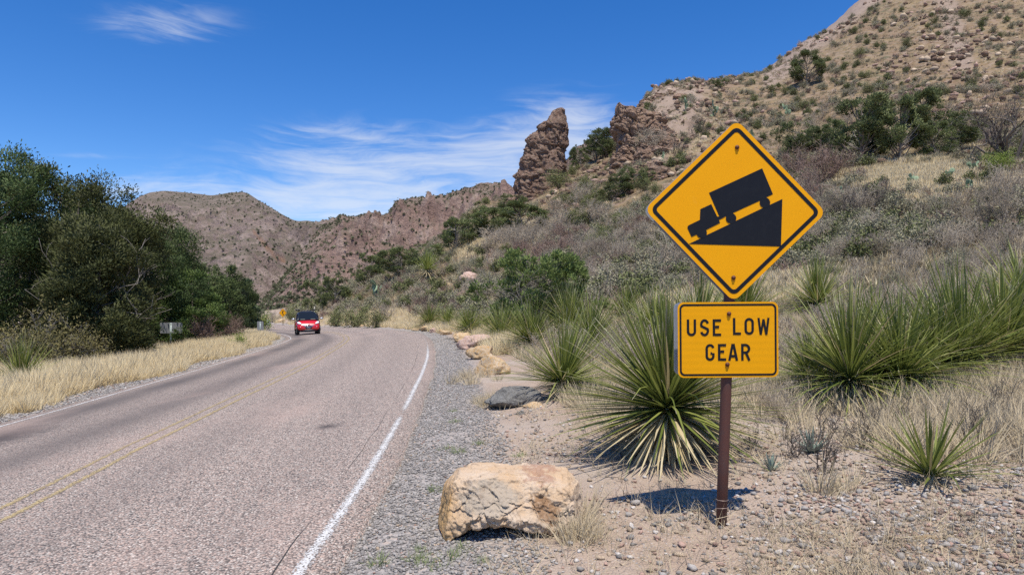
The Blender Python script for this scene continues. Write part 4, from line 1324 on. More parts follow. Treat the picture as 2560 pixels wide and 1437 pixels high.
def glyph(ch, w, s):
    """strokes of a road-sign letter of unit height and width w; returns [(path, closed)]"""
    h = s / 2
    if ch == 'U':
        r = w / 2 - h
        return [(np.concatenate([[(h, 1)], arc(w / 2, r + h, r, 180, 360, 14), [(w - h, 1)]]), False)]
    if ch == 'O':
        r = w / 2 - h
        return [(np.concatenate([arc(w / 2, 1 - h - r, r, 0, 180, 14), arc(w / 2, h + r, r, 180, 360, 14)]), True)]
    if ch == 'L':
        return [([(h, 1), (h, 0)], False), ([(s, h), (w, h)], False)]
    if ch == 'E':
        return [([(h, 1), (h, 0)], False), ([(s, h), (w, h)], False), ([(s, 1 - h), (w, 1 - h)], False), ([(s, 0.54), (w * 0.76, 0.54)], False)]
    if ch == 'S':
        r = w / 2 - h
        rz = 0.245
        top = arc(w / 2, 1 - h - rz + 0.01, r, 15, 205, 14, rz)
        bot = arc(w / 2, h + rz - 0.01, r, 25, -165, 14, rz)
        return [(np.concatenate([top, bot]), False)]
    if ch == 'G':
        r = w / 2 - h
        a = arc(w / 2, 1 - h - r, r, 10, 180, 12)
        b = arc(w / 2, h + r, r, 180, 360, 12)
        return [(np.concatenate([a, b, [(w - h, 0.46)]]), False), ([(w - s, 0.44), (w * 0.55, 0.44)], False)]
    if ch == 'A':
        return [([(h * 0.9, 0), (w / 2 - 0.02, 1)], False), ([(w - h * 0.9, 0), (w / 2 + 0.02, 1)], False), ([(w * 0.28, 0.27), (w * 0.72, 0.27)], False)]
    if ch == 'R':
        r = 0.225
        return [([(h, 0), (h, 1)], False),
                (np.concatenate([[(s, 1 - h)], arc(w - h - r, 1 - h - r, r, 90, -90, 12), [(s, 1 - h - 2 * r)]]), False), ([(w * 0.52, 0.48), (w - h * 0.8, 0)], False)]
    if ch == 'W':
        return [([(h * 0.8, 1), (w * 0.26, 0)], False), ([(w * 0.26, 0), (w * 0.5, 0.92)], False), ([(w * 0.5, 0.92), (w * 0.74, 0)], False), ([(w * 0.74, 0), (w - h * 0.8, 1)], False)]
    return []

def build_main_sign():
    y = 4.16
    x = (1803 - 1280) / F * y
    z0 = gz(x, y)
    root = empty('warning_sign', (x, y, z0 - 0.01), (0, math.radians(2.0), 0))
    tag(root, 'yellow steep downhill warning sign with a low gear plaque on a rusty pipe post', 'road sign')
    zr = lambda row: CAMZ - (row - HOR) / F * y - z0          # height above the foot for a row of the frame
    g = Geo()
    g.tube([(0, 0, -0.3), (0, 0, 0.4), (0, 0, 1.2), (0, 0, zr(330))], 0.0325, 20, True)
    me = g.mesh('post', M['rust'], True)
    ob('post', me, root)
    for zz, tl in ((0.165, 0.05), (0.115, 0.35)):
        g = Geo()
        a = np.linspace(0, 2 * np.pi, 26)
        g.tube(np.stack([0.0355 * np.cos(a), 0.0355 * np.sin(a), zz + 0.018 * tl * np.cos(a * 1 + 1)], 1), 0.0018, 5)
        ob('wire_loop', g.mesh('wire_loop', M['wire']), root)
    # diamond
    cz = zr(525.5)
    H = 0.548
    yaw = math.radians(-3.0)
    dg = empty('diamond_panel', (0.004, -0.045, cz), (0, math.radians(-1.0), math.radians(0.0)))
    dg.parent = root
    cor = [(0, H), (-H, 0), (0, -H), (H, 0)]
    plate('panel', rounded_poly(cor, 0.048), 0.0, 0.004, M['sign_back'], dg, front=M['sign_yellow'])
    bk = rounded_poly([(a * 0.995, b * 0.995) for a, b in cor], 0.048)
    plate('backing_panel', bk, 0.05, 0.054, M['sign_back'], dg, (-0.004, 0, 0))
    k1, k2 = (H - 0.034) / H, (H - 0.066) / H
    ring_plate('border', rounded_poly([(a * k1, b * k1) for a, b in cor], 0.038), rounded_poly([(a * k2, b * k2) for a, b in cor], 0.022), -0.0015, M['sign_black'], dg)
    # lorry on a wedge; coordinates taken off the face (zoomed pixels, origin at the face centre)
    sc = 1617 / 270.0
    def q(pts):
        P = np.array(pts, float)
        X = (P[:, 0] / sc + 1700 - 1833) / F * y
        Z = -(P[:, 1] / sc + 400 - 525) / F * y
        return np.stack([X, Z], 1)
    def circ(cx, cy, r, n=28):
        a = np.linspace(0, 2 * np.pi, n, endpoint=False)
        return [(cx + r * math.cos(t), cy + r * math.sin(t)) for t in a]
    sym = empty('lorry_symbol', (0, 0, 0))
    sym.parent = dg
    polys = [('box_body', [(402, 488), (1183, 112), (1350, 492), (1262, 536), (1158, 592), (768, 778), (660, 832), (562, 836)]),
             ('cab', [(278, 732), (438, 655), (530, 838), (562, 836), (660, 832), (556, 888), (574, 930), (372, 1036), (232, 1108), (155, 1144), (92, 1015), (94, 990), (112, 972), (274, 890)]),
             ('slope_wedge', [(115, 1250), (292, 1162), (380, 1112), (735, 936), (812, 894), (1212, 694), (1306, 650), (1490, 560), (1482, 1264)]),
             ('wheel', circ(304, 1084, 77)), ('wheel', circ(735, 860, 78)), ('wheel', circ(1232, 620, 78))]
    for nm, pts in polys:
        P = q(pts)
        me = bpy.data.meshes.new(nm)
        yy = -0.0015 if nm in ('box_body', 'slope_wedge') else (-0.0021 if nm == 'cab' else -0.0027)
        area = 0.5 * np.sum(P[:, 0] * np.roll(P[:, 1], -1) - np.roll(P[:, 0], -1) * P[:, 1])
        idx = list(range(len(P)))
        me.from_pydata([(a, yy, b) for a, b in P], [], [idx if area > 0 else idx[::-1]])
        me.materials.append(M['sign_black'])
        ob(nm, me, dg)
    bpy.data.objects.remove(sym)
    def bolt(parent, bx, bz):
        g = Geo()
        a = np.linspace(0, 2 * np.pi, 13)[:-1]
        g.tube([(bx, -0.001, bz), (bx, -0.006, bz)], 0.013, 16, True)
        g.tube([(bx, -0.006, bz), (bx, -0.012, bz)], 0.0085, 6, True)
        ob('bolt', g.mesh('bolt', M['bolt_rust']), parent)
        # rust run below the bolt
        P = np.array([(bx - 0.008, bz - 0.004), (bx + 0.008, bz - 0.004), (bx + 0.006, bz - 0.022), (bx - 0.006, bz - 0.022)])
        me = bpy.data.meshes.new('rust_run')
        me.from_pydata([(a_, -0.0012, b_) for a_, b_ in P], [], [[3, 2, 1, 0]])
        me.materials.append(M['rust_run'])
        ob('rust_run', me, parent)
    bolt(dg, 0.004, (525 - 368) / F * y)
    bolt(dg, -0.004, (525 - 690) / F * y)
    # plaque
    pc = empty('plaque', (-0.012, -0.045, zr(844)), (0, math.radians(-2.4), math.radians(0.0)))
    pc.parent = root
    w, h = 0.606 / 2, 0.454 / 2
    rc = [(-w, h), (-w, -h), (w, -h), (w, h)]
    plate('panel', rounded_poly(rc, 0.036), 0.0, 0.004, M['sign_back'], pc, front=M['sign_yellow2'])
    plate('backing_panel', rounded_poly([(a, b * 0.975) for a, b in rc], 0.036), 0.10, 0.105, M['sign_back'], pc, (0.0, 0, 0.004))
    def inset(d):
        return [(-w + d, h - d), (-w + d, -h + d), (w - d, -h + d), (w - d, h - d)]
    ring_plate('border', rounded_poly(inset(0.011), 0.030), rounded_poly(inset(0.0225), 0.020), -0.0015, M['sign_black'], pc)
    ppm = 6.248 * 410
    def word(txt, spans, zb, zt, name):
        hh = (zt - zb)
        for ch, (a, b) in zip(txt, spans):
            x0, x1 = (a - 925) / ppm, (b - 925) / ppm
            gw = (x1 - x0) / hh
            g = Geo()
            for path, closed in glyph(ch, gw, 0.148 if ch != 'W' else 0.13):
                V, f = stroke_polys(path, 0.148 if ch != 'W' else 0.13, closed)
                V = V * hh + np.array([x0, zb])
                g.add(np.stack([V[:, 0], np.full(len(V), -0.0015 - 0.0004 * len(g.V)), V[:, 1]], 1), None, f[:, ::-1])
            ob('letter', g.mesh('letter_' + ch, M['sign_black']), pc)
    zf = lambda r: (712 - r) / ppm
    word('USE', [(288, 432), (492, 632), (688, 818)], zf(652), zf(394), 'letter')
    word('LOW', [(1000, 1124), (1178, 1324), (1382, 1562)], zf(638), zf(377), 'letter')
    word('GEAR', [(574, 714), (766, 893), (924, 1076), (1124, 1266)], zf(1034), zf(775), 'letter')
    bolt(pc, (940 - 925) / ppm, zf(312))
    bolt(pc, (910 - 925) / ppm, zf(1092))

def back_sign(name, px, row_foot, y, w, h, ztop, label, yaw=0.0, holes=True):
    x = (px - 1280) / F * y
    z0 = gz(x, y)
    e = empty(name, (x, y, z0), (0, 0, yaw))
    zt = CAMZ - (ztop - HOR) / F * y - z0
    poly = rounded_poly([(-w / 2, zt), (-w / 2, zt - h), (w / 2, zt - h), (w / 2, zt)], 0.04)
    plate('panel', poly, 0.03, 0.034, M['galv'], e)
    g = Geo()     # U-channel post
    for s in (-1, 1):
        g.box((s * 0.028 - 0.006, -0.012, -0.2), (s * 0.028 + 0.006, 0.026, zt - 0.02))
    g.box((-0.022, 0.012, -0.2), (0.022, 0.026, zt - 0.021))
    ob('post', g.mesh('post', M['galv_post']), e)
    for zz in (zt - 0.06, zt - h + 0.06):
        g = Geo()
        g.tube([(0, 0.012, zz), (0, -0.004, zz)], 0.014, 8, True)
        ob('bolt', g.mesh('bolt', M['bolt_rust']), e)
    return tag(e, label, 'road sign')

def winding_sign():
    y = 76.0
    p = pix(707, 782, y)
    x = p[0]
    z0 = gz(x, y)
    e = empty('winding_road_sign', (x, y, z0), (0, 0, math.radians(-14)))
    zt = p[2] - z0
    H = 0.50
    cor = [(0, zt + H), (-H, zt), (0, zt - H), (H, zt)]
    plate('panel', rounded_poly(cor, 0.05), 0.0, 0.004, M['sign_back'], e, front=M['sign_yellow'])
    k1 = [(a * 0.93, zt + (b - zt) * 0.93) for a, b in cor]; k2 = [(a * 0.88, zt + (b - zt) * 0.88) for a, b in cor]
    ring_plate('border', rounded_poly(k1, 0.04), rounded_poly(k2, 0.03), -0.008, M['sign_black'], e)
    g = Geo()
    path = np.array([(0.02, -0.25), (0.07, -0.19), (0.05, -0.11), (-0.07, -0.03), (-0.08, 0.05), (0.03, 0.12), (0.03, 0.17)])
    V, f = stroke_polys(path, 0.085)
    g.add(np.stack([V[:, 0], np.full(len(V), -0.008), V[:, 1] + zt], 1), None, f[:, ::-1])
    g.add([(-0.07, -0.009, zt + 0.15), (0.13, -0.009, zt + 0.15), (0.03, -0.009, zt + 0.30)], [(0, 1, 2)])
    ob('curved_arrow', g.mesh('curved_arrow', M['sign_black']), e)
    g = Geo()
    g.tube([(0, 0.04, -0.3), (0, 0.04, zt + 0.3)], 0.035, 8, True)
    ob('post', g.mesh('post', M['rust']), e)
    tag(e, 'small yellow diamond sign with a winding arrow at the far bend', 'road sign')

# ------------------------------------------------------------------ the red car
def build_car():
    px, y = 768.5, 45.2
    x = (px - 1280) / F * y
    k = np.argmin((CLS[:, 0] - x) ** 2 + (CLS[:, 1] - y) ** 2)
    tx, ty = -_T[k]                                     # it drives towards the camera
    yaw = math.atan2(ty, tx) - math.radians(1.0)
    zx = plane(x, y)
    # sit on the banked plane
    nrm = Vector((-0.06, -0.015, 1)).normalized()
    fwd = Vector((math.cos(yaw), math.sin(yaw), 0))
    fwd = (fwd - nrm * fwd.dot(nrm)).normalized()
    nrm = (Matrix.Rotation(math.radians(-1.6), 3, fwd) @ nrm)
    left = nrm.cross(fwd)
    R = Matrix((fwd, left, nrm)).transposed()
    e = empty('small_car', (x, y, float(zx) + 0.002), R.to_euler())
    tag(e, 'small red two-seat car with a black roof rack coming round the bend', 'car')
    # car frame: +x forward, +y left, z up; nose at x = 1.3, wheelbase 1.87
    def ring(xs, hw, z0, z1, top_in, n=22):
        """half-rounded section at station xs"""
        a = np.linspace(-math.pi / 2, 1.5 * math.pi, n, endpoint=False)
        c, s = np.cos(a), np.sin(a)
        ex = 0.45
        yy = np.sign(c) * np.abs(c) ** ex * hw
        zz = (z0 + z1) / 2 + np.sign(s) * np.abs(s) ** ex * (z1 - z0) / 2
        f = np.clip((zz - z0) / (z1 - z0), 0, 1)
        yy = yy * (1 - top_in * f ** 2)
        return np.stack([np.full(n, xs), yy, zz], 1)
    def loft(secs, name, m, parent=e, smooth=True):
        n = len(secs[0])
        V = np.concatenate(secs)
        f4 = []
        for i in range(len(secs) - 1):
            for j in range(n):
                f4.append((i * n + j, i * n + (j + 1) % n, (i + 1) * n + (j + 1) % n, (i + 1) * n + j))
        c0, c1 = len(V), len(V) + 1
        V = np.concatenate([V, secs[0].mean(0)[None], secs[-1].mean(0)[None]])
        f3 = [(c0, (j + 1) % n, j) for j in range(n)] + [(c1, (len(secs) - 1) * n + j, (len(secs) - 1) * n + (j + 1) % n) for j in range(n)]
        return ob(name, mesh(name, V, [np.array(f3), np.array(f4)], m, None, smooth), parent)
    # lower body with the short sloping bonnet
    body = loft([ring(-1.30, 0.66, 0.34, 0.90, 0.04), ring(-1.20, 0.74, 0.27, 0.96, 0.03), ring(-0.6, 0.765, 0.24, 0.94, 0.04), ring(0.1, 0.765, 0.24, 0.93, 0.04), ring(0.62, 0.765, 0.24, 0.93, 0.05),
                 ring(0.80, 0.76, 0.25, 0.93, 0.10), ring(1.02, 0.745, 0.26, 0.85, 0.15), ring(1.18, 0.70, 0.27, 0.74, 0.16), ring(1.27, 0.63, 0.29, 0.62, 0.14), ring(1.31, 0.54, 0.32, 0.54, 0.12)], 'body', M['car_red'])
    # cabin: dark safety cell and glass
    loft([ring(-1.22, 0.60, 0.86, 1.20, 0.10), ring(-1.08, 0.66, 0.86, 1.44, 0.20), ring(-0.6, 0.69, 0.86, 1.52, 0.25), ring(-0.1, 0.69, 0.86, 1.53, 0.26), ring(0.20, 0.69, 0.86, 1.49, 0.26), ring(0.42, 0.70, 0.86, 1.36, 0.22),
          ring(0.66, 0.71, 0.86, 1.13, 0.10), ring(0.84, 0.70, 0.85, 0.95, 0.03)], 'cabin', M['car_black'])
    def quad(pts, name, m, parent=e, th=0.012):
        P = np.array(pts, float)
        nr = np.cross(P[1] - P[0], P[2] - P[0]); nr /= np.linalg.norm(nr)
        V = np.concatenate([P + nr * th, P])
        n = len(P)
        f = [list(range(n)), list(range(2 * n - 1, n - 1, -1))] + [[i, n + i, n + (i + 1) % n, (i + 1) % n] for i in range(n)]
        me = bpy.data.meshes.new(name)
        me.from_pydata(V.tolist(), [], f)
        me.materials.append(m)
        return ob(name, me, parent)
    ws = quad([(0.855, -0.60, 0.95), (0.855, 0.60, 0.95), (0.36, 0.485, 1.42), (0.36, -0.485, 1.42)], 'windscreen', M['car_glass'])
    for s in (-1, 1):
        quad([(0.872, -0.32 * s - 0.17, 0.965), (0.872, -0.32 * s + 0.17, 0.965), (0.828, -0.32 * s + 0.12, 1.008), (0.828, -0.32 * s - 0.12, 1.008)], 'dash_reflection' if False else 'painted_dash_light', M['car_dash_light'], ws, 0.004)  # pale quads just off the glass: sunlight on the dashboard painted as colour
    for s in (-1, 1):
        pts = [(0.62, s * 0.715, 0.96), (-0.55, s * 0.705, 0.96), (-0.50, s * 0.63, 1.38), (0.22, s * 0.63, 1.38)]
        quad(pts if s > 0 else pts[::-1], 'side_window', M['car_glass'], e, 0.02)
        d = quad([(0.55, s * 0.768, 0.36), (-0.55, s * 0.772, 0.36), (-0.58, s * 0.768, 0.90), (0.60, s * 0.762, 0.90)][::s], 'door', M['car_red'], e, 0.012)
        g = Geo()
        g.box((-0.50, s * 0.785 - 0.012, 0.80), (-0.34, s * 0.785 + 0.012, 0.83))
        ob('handle', g.mesh('handle', M['car_black']), d)
        # mirror
        g = Geo()
        a = np.linspace(0, 2 * np.pi, 9)
        V = []
        g.tube([(0.60, s * 0.70, 0.985), (0.62, s * 0.82, 1.0)], 0.022, 6, True)
        mir = [np.stack([np.full(10, xx), s * (0.885 + rr * 0.115 * np.cos(np.linspace(0, 2 * np.pi, 10, endpoint=False))), 1.015 + rr * 0.072 * np.sin(np.linspace(0, 2 * np.pi, 10, endpoint=False))], 1) for xx, rr in ((0.52, 0.9), (0.58, 1.0), (0.66, 0.85), (0.70, 0.4))]
        ob('mirror_arm', g.mesh('mirror_arm', M['car_black']), e)
        loft(mir if s > 0 else [m_[::-1] for m_ in mir], 'mirror', M['car_silver'])
        # headlight: slanting almond on the wing
        c = np.array([1.12, s * 0.545, 0.735])
        ax1 = unit(np.array([-0.16, s * 0.16, 0.085])); nrm_ = unit(np.array([0.72, s * 0.32, 0.62])); ax2 = np.cross(nrm_, ax1)
        th = np.linspace(0, 2 * np.pi, 18, endpoint=False)
        rings = []
        for rr, off in ((1.0, -0.03), (1.0, 0.035), (0.8, 0.055), (0.4, 0.062)):
            rings.append(c + ax1 * (0.185 * rr * np.cos(th))[:, None] + ax2 * (0.078 * rr * np.sin(th) * (1 + 0.25 * np.cos(th)))[:, None] + nrm_ * off)
        loft(rings, 'headlight', M['car_lamp'])
        g = Geo()
        g.tube([(1.24, s * 0.50, 0.49), (1.305, s * 0.49, 0.49)], 0.035, 12, True)
        ob('fog_lamp', g.mesh('fog_lamp', M['car_lamp']), e)
    # grille with its chrome smile, plate, lower intake, bumper lip
    th = np.linspace(-1, 1, 13)
    g = Geo()
    top = np.stack([1.335 - 0.10 * th ** 2, th * 0.34, 0.575 + 0.035 * th ** 2], 1)
    bot = np.stack([1.345 - 0.10 * th ** 2, th * 0.34, 0.515 + 0.085 * th ** 2], 1)
    n = len(th)
    V = np.concatenate([top, bot, top - [0.05, 0, 0], bot - [0.05, 0, 0]])
    i = np.arange(n - 1)
    g.add(V, None, np.concatenate([np.stack([i, n + i, n + i + 1, i + 1], 1), np.stack([i, i + 1, 2 * n + i + 1, 2 * n + i], 1), np.stack([n + i, 3 * n + i, 3 * n + i + 1, n + i + 1], 1)]))
    gr = ob('grille', g.mesh('grille', M['car_black']), e)
    g = Geo()
    g.tube(np.stack([1.355 - 0.11 * th ** 2, th * 0.37, 0.508 + 0.10 * th ** 2], 1), 0.022, 8, True)
    g.tube(np.stack([1.345 - 0.11 * th ** 2, th * 0.36, 0.592 + 0.025 * th ** 2], 1), 0.009, 6, True)
    ob('chrome_trim', g.mesh('chrome_trim', M['car_chrome'], True), gr)
    g = Geo()
    g.tube([(1.25, 0.02, 0.665), (1.30, 0.02, 0.655)], 0.045, 14, True)
    ob('badge', g.mesh('badge', M['car_chrome']), gr)
    g = Geo()
    g.box((1.322, -0.175, 0.375), (1.335, 0.175, 0.485))
    pl = ob('number_plate', g.mesh('number_plate', M['car_black']), e)
    g = Geo()
    for a0, a1 in ((-0.115, -0.085), (-0.075, -0.035), (0.02, 0.055), (0.065, 0.11)):
        g.box((1.336, a0, 0.405), (1.339, a1, 0.455))
    g.box((1.336, -0.03, 0.40), (1.339, 0.012, 0.43))
    ob('plate_characters', g.mesh('plate_characters', M['car_lamp']), pl)
    g = Geo()
    sec = np.stack([1.30 - 0.16 * th ** 2, th * 0.60, 0.30 + 0.03 * th ** 2], 1)
    g.tube(sec, 0.035, 8, True)
    ob('bumper_lip', g.mesh('bumper_lip', M['car_grey'], True), e)
    g = Geo()
    g.tube(np.stack([1.27 - 0.14 * th ** 2, th * 0.56, 0.225 + 0.0 * th], 1), 0.05, 8, True)
    ob('lower_intake', g.mesh('lower_intake', M['car_black'], True), e)
    for sx in (0.90, -0.97):
        for s in (-1, 1):
            g = Geo()
            cy = s * 0.645
            g.tube([(sx, cy - 0.085, 0.285), (sx, cy - 0.07, 0.285), (sx, cy + 0.07, 0.285), (sx, cy + 0.085, 0.285)], [0.262, 0.285, 0.285, 0.262], 28, True)
            w = empty('wheel', (0, 0, 0)); w.parent = e
            ob('tyre', g.mesh('tyre', M['tyre'], True), w)
            g = Geo()
            g.tube([(sx, cy + s * 0.05, 0.285), (sx, cy + s * 0.092, 0.285)], [0.185, 0.17], 20, True)
            ob('rim', g.mesh('rim', M['car_silver']), w)
            g = Geo()      # dark arch
            a = np.linspace(-0.15, math.pi + 0.15, 16)
            g.tube(np.stack([sx + 0.31 * np.cos(a), np.full(16, s * 0.725), 0.285 + 0.31 * np.sin(a)], 1), 0.028, 6, True)
            ob('wheel_arch', g.mesh('wheel_arch', M['car_black'], True), e)
    # roof rack
    rk = empty('roof_rack', (0, 0, 0)); rk.parent = e
    for s in (-1, 1):
        g = Geo()
        g.tube([(0.05, s * 0.50, 1.50), (0.08, s * 0.50, 1.57), (-0.85, s * 0.50, 1.58), (-0.9, s * 0.5, 1.50)], 0.022, 8, True)
        ob('rail', g.mesh('rail', M['car_black'], True), rk)
    for xx in (0.05, -0.25, -0.55, -0.85):
        g = Geo()
        g.tube([(xx, -0.55, 1.575), (xx, 0.55, 1.575)], 0.018, 8, True)
        ob('crossbar', g.mesh('crossbar', M['car_black'], True), rk)
    for s in (-1, 1):
        g = Geo()
        g.tube([(0.06, s * 0.52 - 0.18, 1.605), (0.06, s * 0.52 + 0.10, 1.605)], 0.035, 10, True)
        ob('clamp', g.mesh('clamp', M['car_black'], True), rk)

# ------------------------------------------------------------------ planting
def env_round(w, mid=0.45, half=0.6):
    return lambda h: w * math.sqrt(max(0.0, 1 - ((h - mid) / half) ** 2))
def env_cone(w):
    return lambda h: w * max(0.0, 1 - h) ** 0.65 * min(1.0, (h + 0.12) / 0.3)

def tree_px(name, px, row_top, y, wpx, seed, leaf, bark, label, env='round', group=None, clumps=230, per=150, spr=0.105, wr=0.38, base=0.1, x_off=0, **kw):
    x = (px - 1280) / F * y
    z0 = gz(x, y)
    h = CAMZ - (row_top - HOR) / F * y - z0
    w = wpx / F * y / 2 / h
    e = env_round(w) if env == 'round' else (env_round(w, 0.60, 0.58) if env == 'full' else env_cone(w * 1.15))
    parts = crown_parts(seed, h, e, clumps, per, spr, wr, leaf, bark, base=base, trunk_r=0.022 * h, **kw)
    return tree(name, (x, y, z0 - 0.05), parts, 1.0, 0.0, label, 'tree' if name != 'juniper_bush' else 'bush', group)

def build_left_trees():
    G = 'evergreens on the left verge'
    J, B, P = M['juniper'], M['bark'], M['juniper_brown']
    tree_px('juniper_tree', -70, 372, 24, 330, 41, J, B, 'tall dark juniper cut by the left edge of the picture', env='full', group=G, clumps=420, per=165, base=0.06, lobes=0.5)
    tree_px('juniper_tree', 60, 470, 27, 330, 42, J, B, 'blue green juniper behind the grass, second from the left edge', env='full', group=G, clumps=260, per=165, base=0.04)
    tree_px('juniper_tree', 215, 462, 26, 260, 43, P, B, 'tall brownish green juniper with a ragged top, left of centre of the grove', env='full', group=G, clumps=420, per=160, base=0.04, lobes=0.5, dead=5)
    tree_px('juniper_tree', 240, 560, 22.5, 235, 44, P, B, 'olive brown juniper reaching to the ground in front of the grove', group=G, clumps=420, per=160 , base=0.02, lobes=0.45, dead=7)
    tree_px('pinyon_tree', 398, 520, 35, 360, 45, M['pinyon'], B, 'broad bright green pinyon with a pointed top in the grove', env='cone', group=G, clumps=460, per=155, base=0.05, lobes=0.4, dead=3)
    tree_px('juniper_tree', 478, 672, 33, 190, 46, M['juniper_light'], B, 'small light green juniper beside the blank sign', env='cone', group=G, clumps=320, per=155 , base=0.03)
    tree_px('juniper_tree', 130, 478, 29, 250, 52, J, B, 'dark juniper between the blue green and the brownish one', env='full', group=G, clumps=340, per=200, base=0.04)
    tree_px('juniper_tree', 272, 488, 27.5, 120, 53, P, B, 'narrow brownish juniper on the right shoulder of the tall ones', env='full', group=G, clumps=240, per=200, base=0.04)
    tree_px('juniper_tree', 318, 600, 31, 260, 51, J, B, 'dark juniper filling the gap behind the olive brown one', group=G, clumps=320, per=150, base=0.03)
    tree_px('pinyon_tree', 532, 668, 38, 150, 47, M['pinyon'], B, 'narrow green pinyon at the right end of the grove', group=G, clumps=320, per=150, base=0.04)
    tree_px('oak_tree', 606, 702, 52, 95, 48, M['oak'], B, 'small rounded grey green oak at the far end of the grove', group=G, clumps=200, per=150, spr=0.11, wr=0.6, base=0.06)
    # undergrowth
    def shrub_px(px, y, h, seed, m, label, cat='shrub', **kw):
        x = (px - 1280) / F * y
        me = bare_shrub_mesh(seed, m, h, **kw)
        return tag(ob('shrub', me, None, (x, y, gz(x, y))), label, cat, 'undergrowth below the grove')
    shrub_px(60, 20.0, 1.9, 61, M['twig_olive'], 'low olive brown shrub with pale dead branches behind the left sotol', stems=15, depth=3, nchild=(5, 4, 4), r=0.02, lean=1.4, minr=0.004, leaves=(9000, 0.09, 0.35, 0.09))
    shrub_px(180, 20.2, 1.7, 62, M['twig_olive'], 'low olive brown shrub right of the left sotol', stems=15, depth=3, nchild=(5, 4, 4), r=0.02, lean=1.4, minr=0.004, leaves=(9000, 0.09, 0.35, 0.09))
    shrub_px(-40, 21.0, 2.0, 63, M['twig_olive'], 'low olive brown shrub at the left edge of the picture', stems=14, depth=3, nchild=(5, 4, 4), r=0.02, lean=1.4, minr=0.004, leaves=(7000, 0.09, 0.35, 0.09))
    shrub_px(500, 32.0, 1.9, 64, M['twig_purple'], 'purple brown leafless shrub behind the blank sign', stems=16, depth=3, nchild=(5, 5, 4), r=0.016, minr=0.005)
    shrub_px(560, 34.0, 2.0, 65, M['twig_purple'], 'purple brown leafless shrub under the narrow pinyon', stems=16, depth=3, nchild=(5, 5, 4), r=0.016, minr=0.005)
    shrub_px(440, 32.0, 1.7, 66, M['twig_purple'], 'purple brown leafless shrub left of the blank sign post', stems=14, depth=3, nchild=(5, 5, 4), r=0.016, minr=0.005)
    shrub_px(640, 62.0, 1.9, 67, M['twig_green'], 'bright green bush beyond the far sign backs', stems=14, depth=2, nchild=(5, 4), r=0.016, minr=0.006, leaves=(5000, 0.12, 0.5, 0.09))
    shrub_px(595, 29.5, 0.75, 68, M['twig_green'], 'small leafy green bush in the straw grass by the road', stems=12, depth=2, nchild=(5, 4), r=0.008, minr=0.003, leaves=(2200, 0.05, 0.6, 0.07))

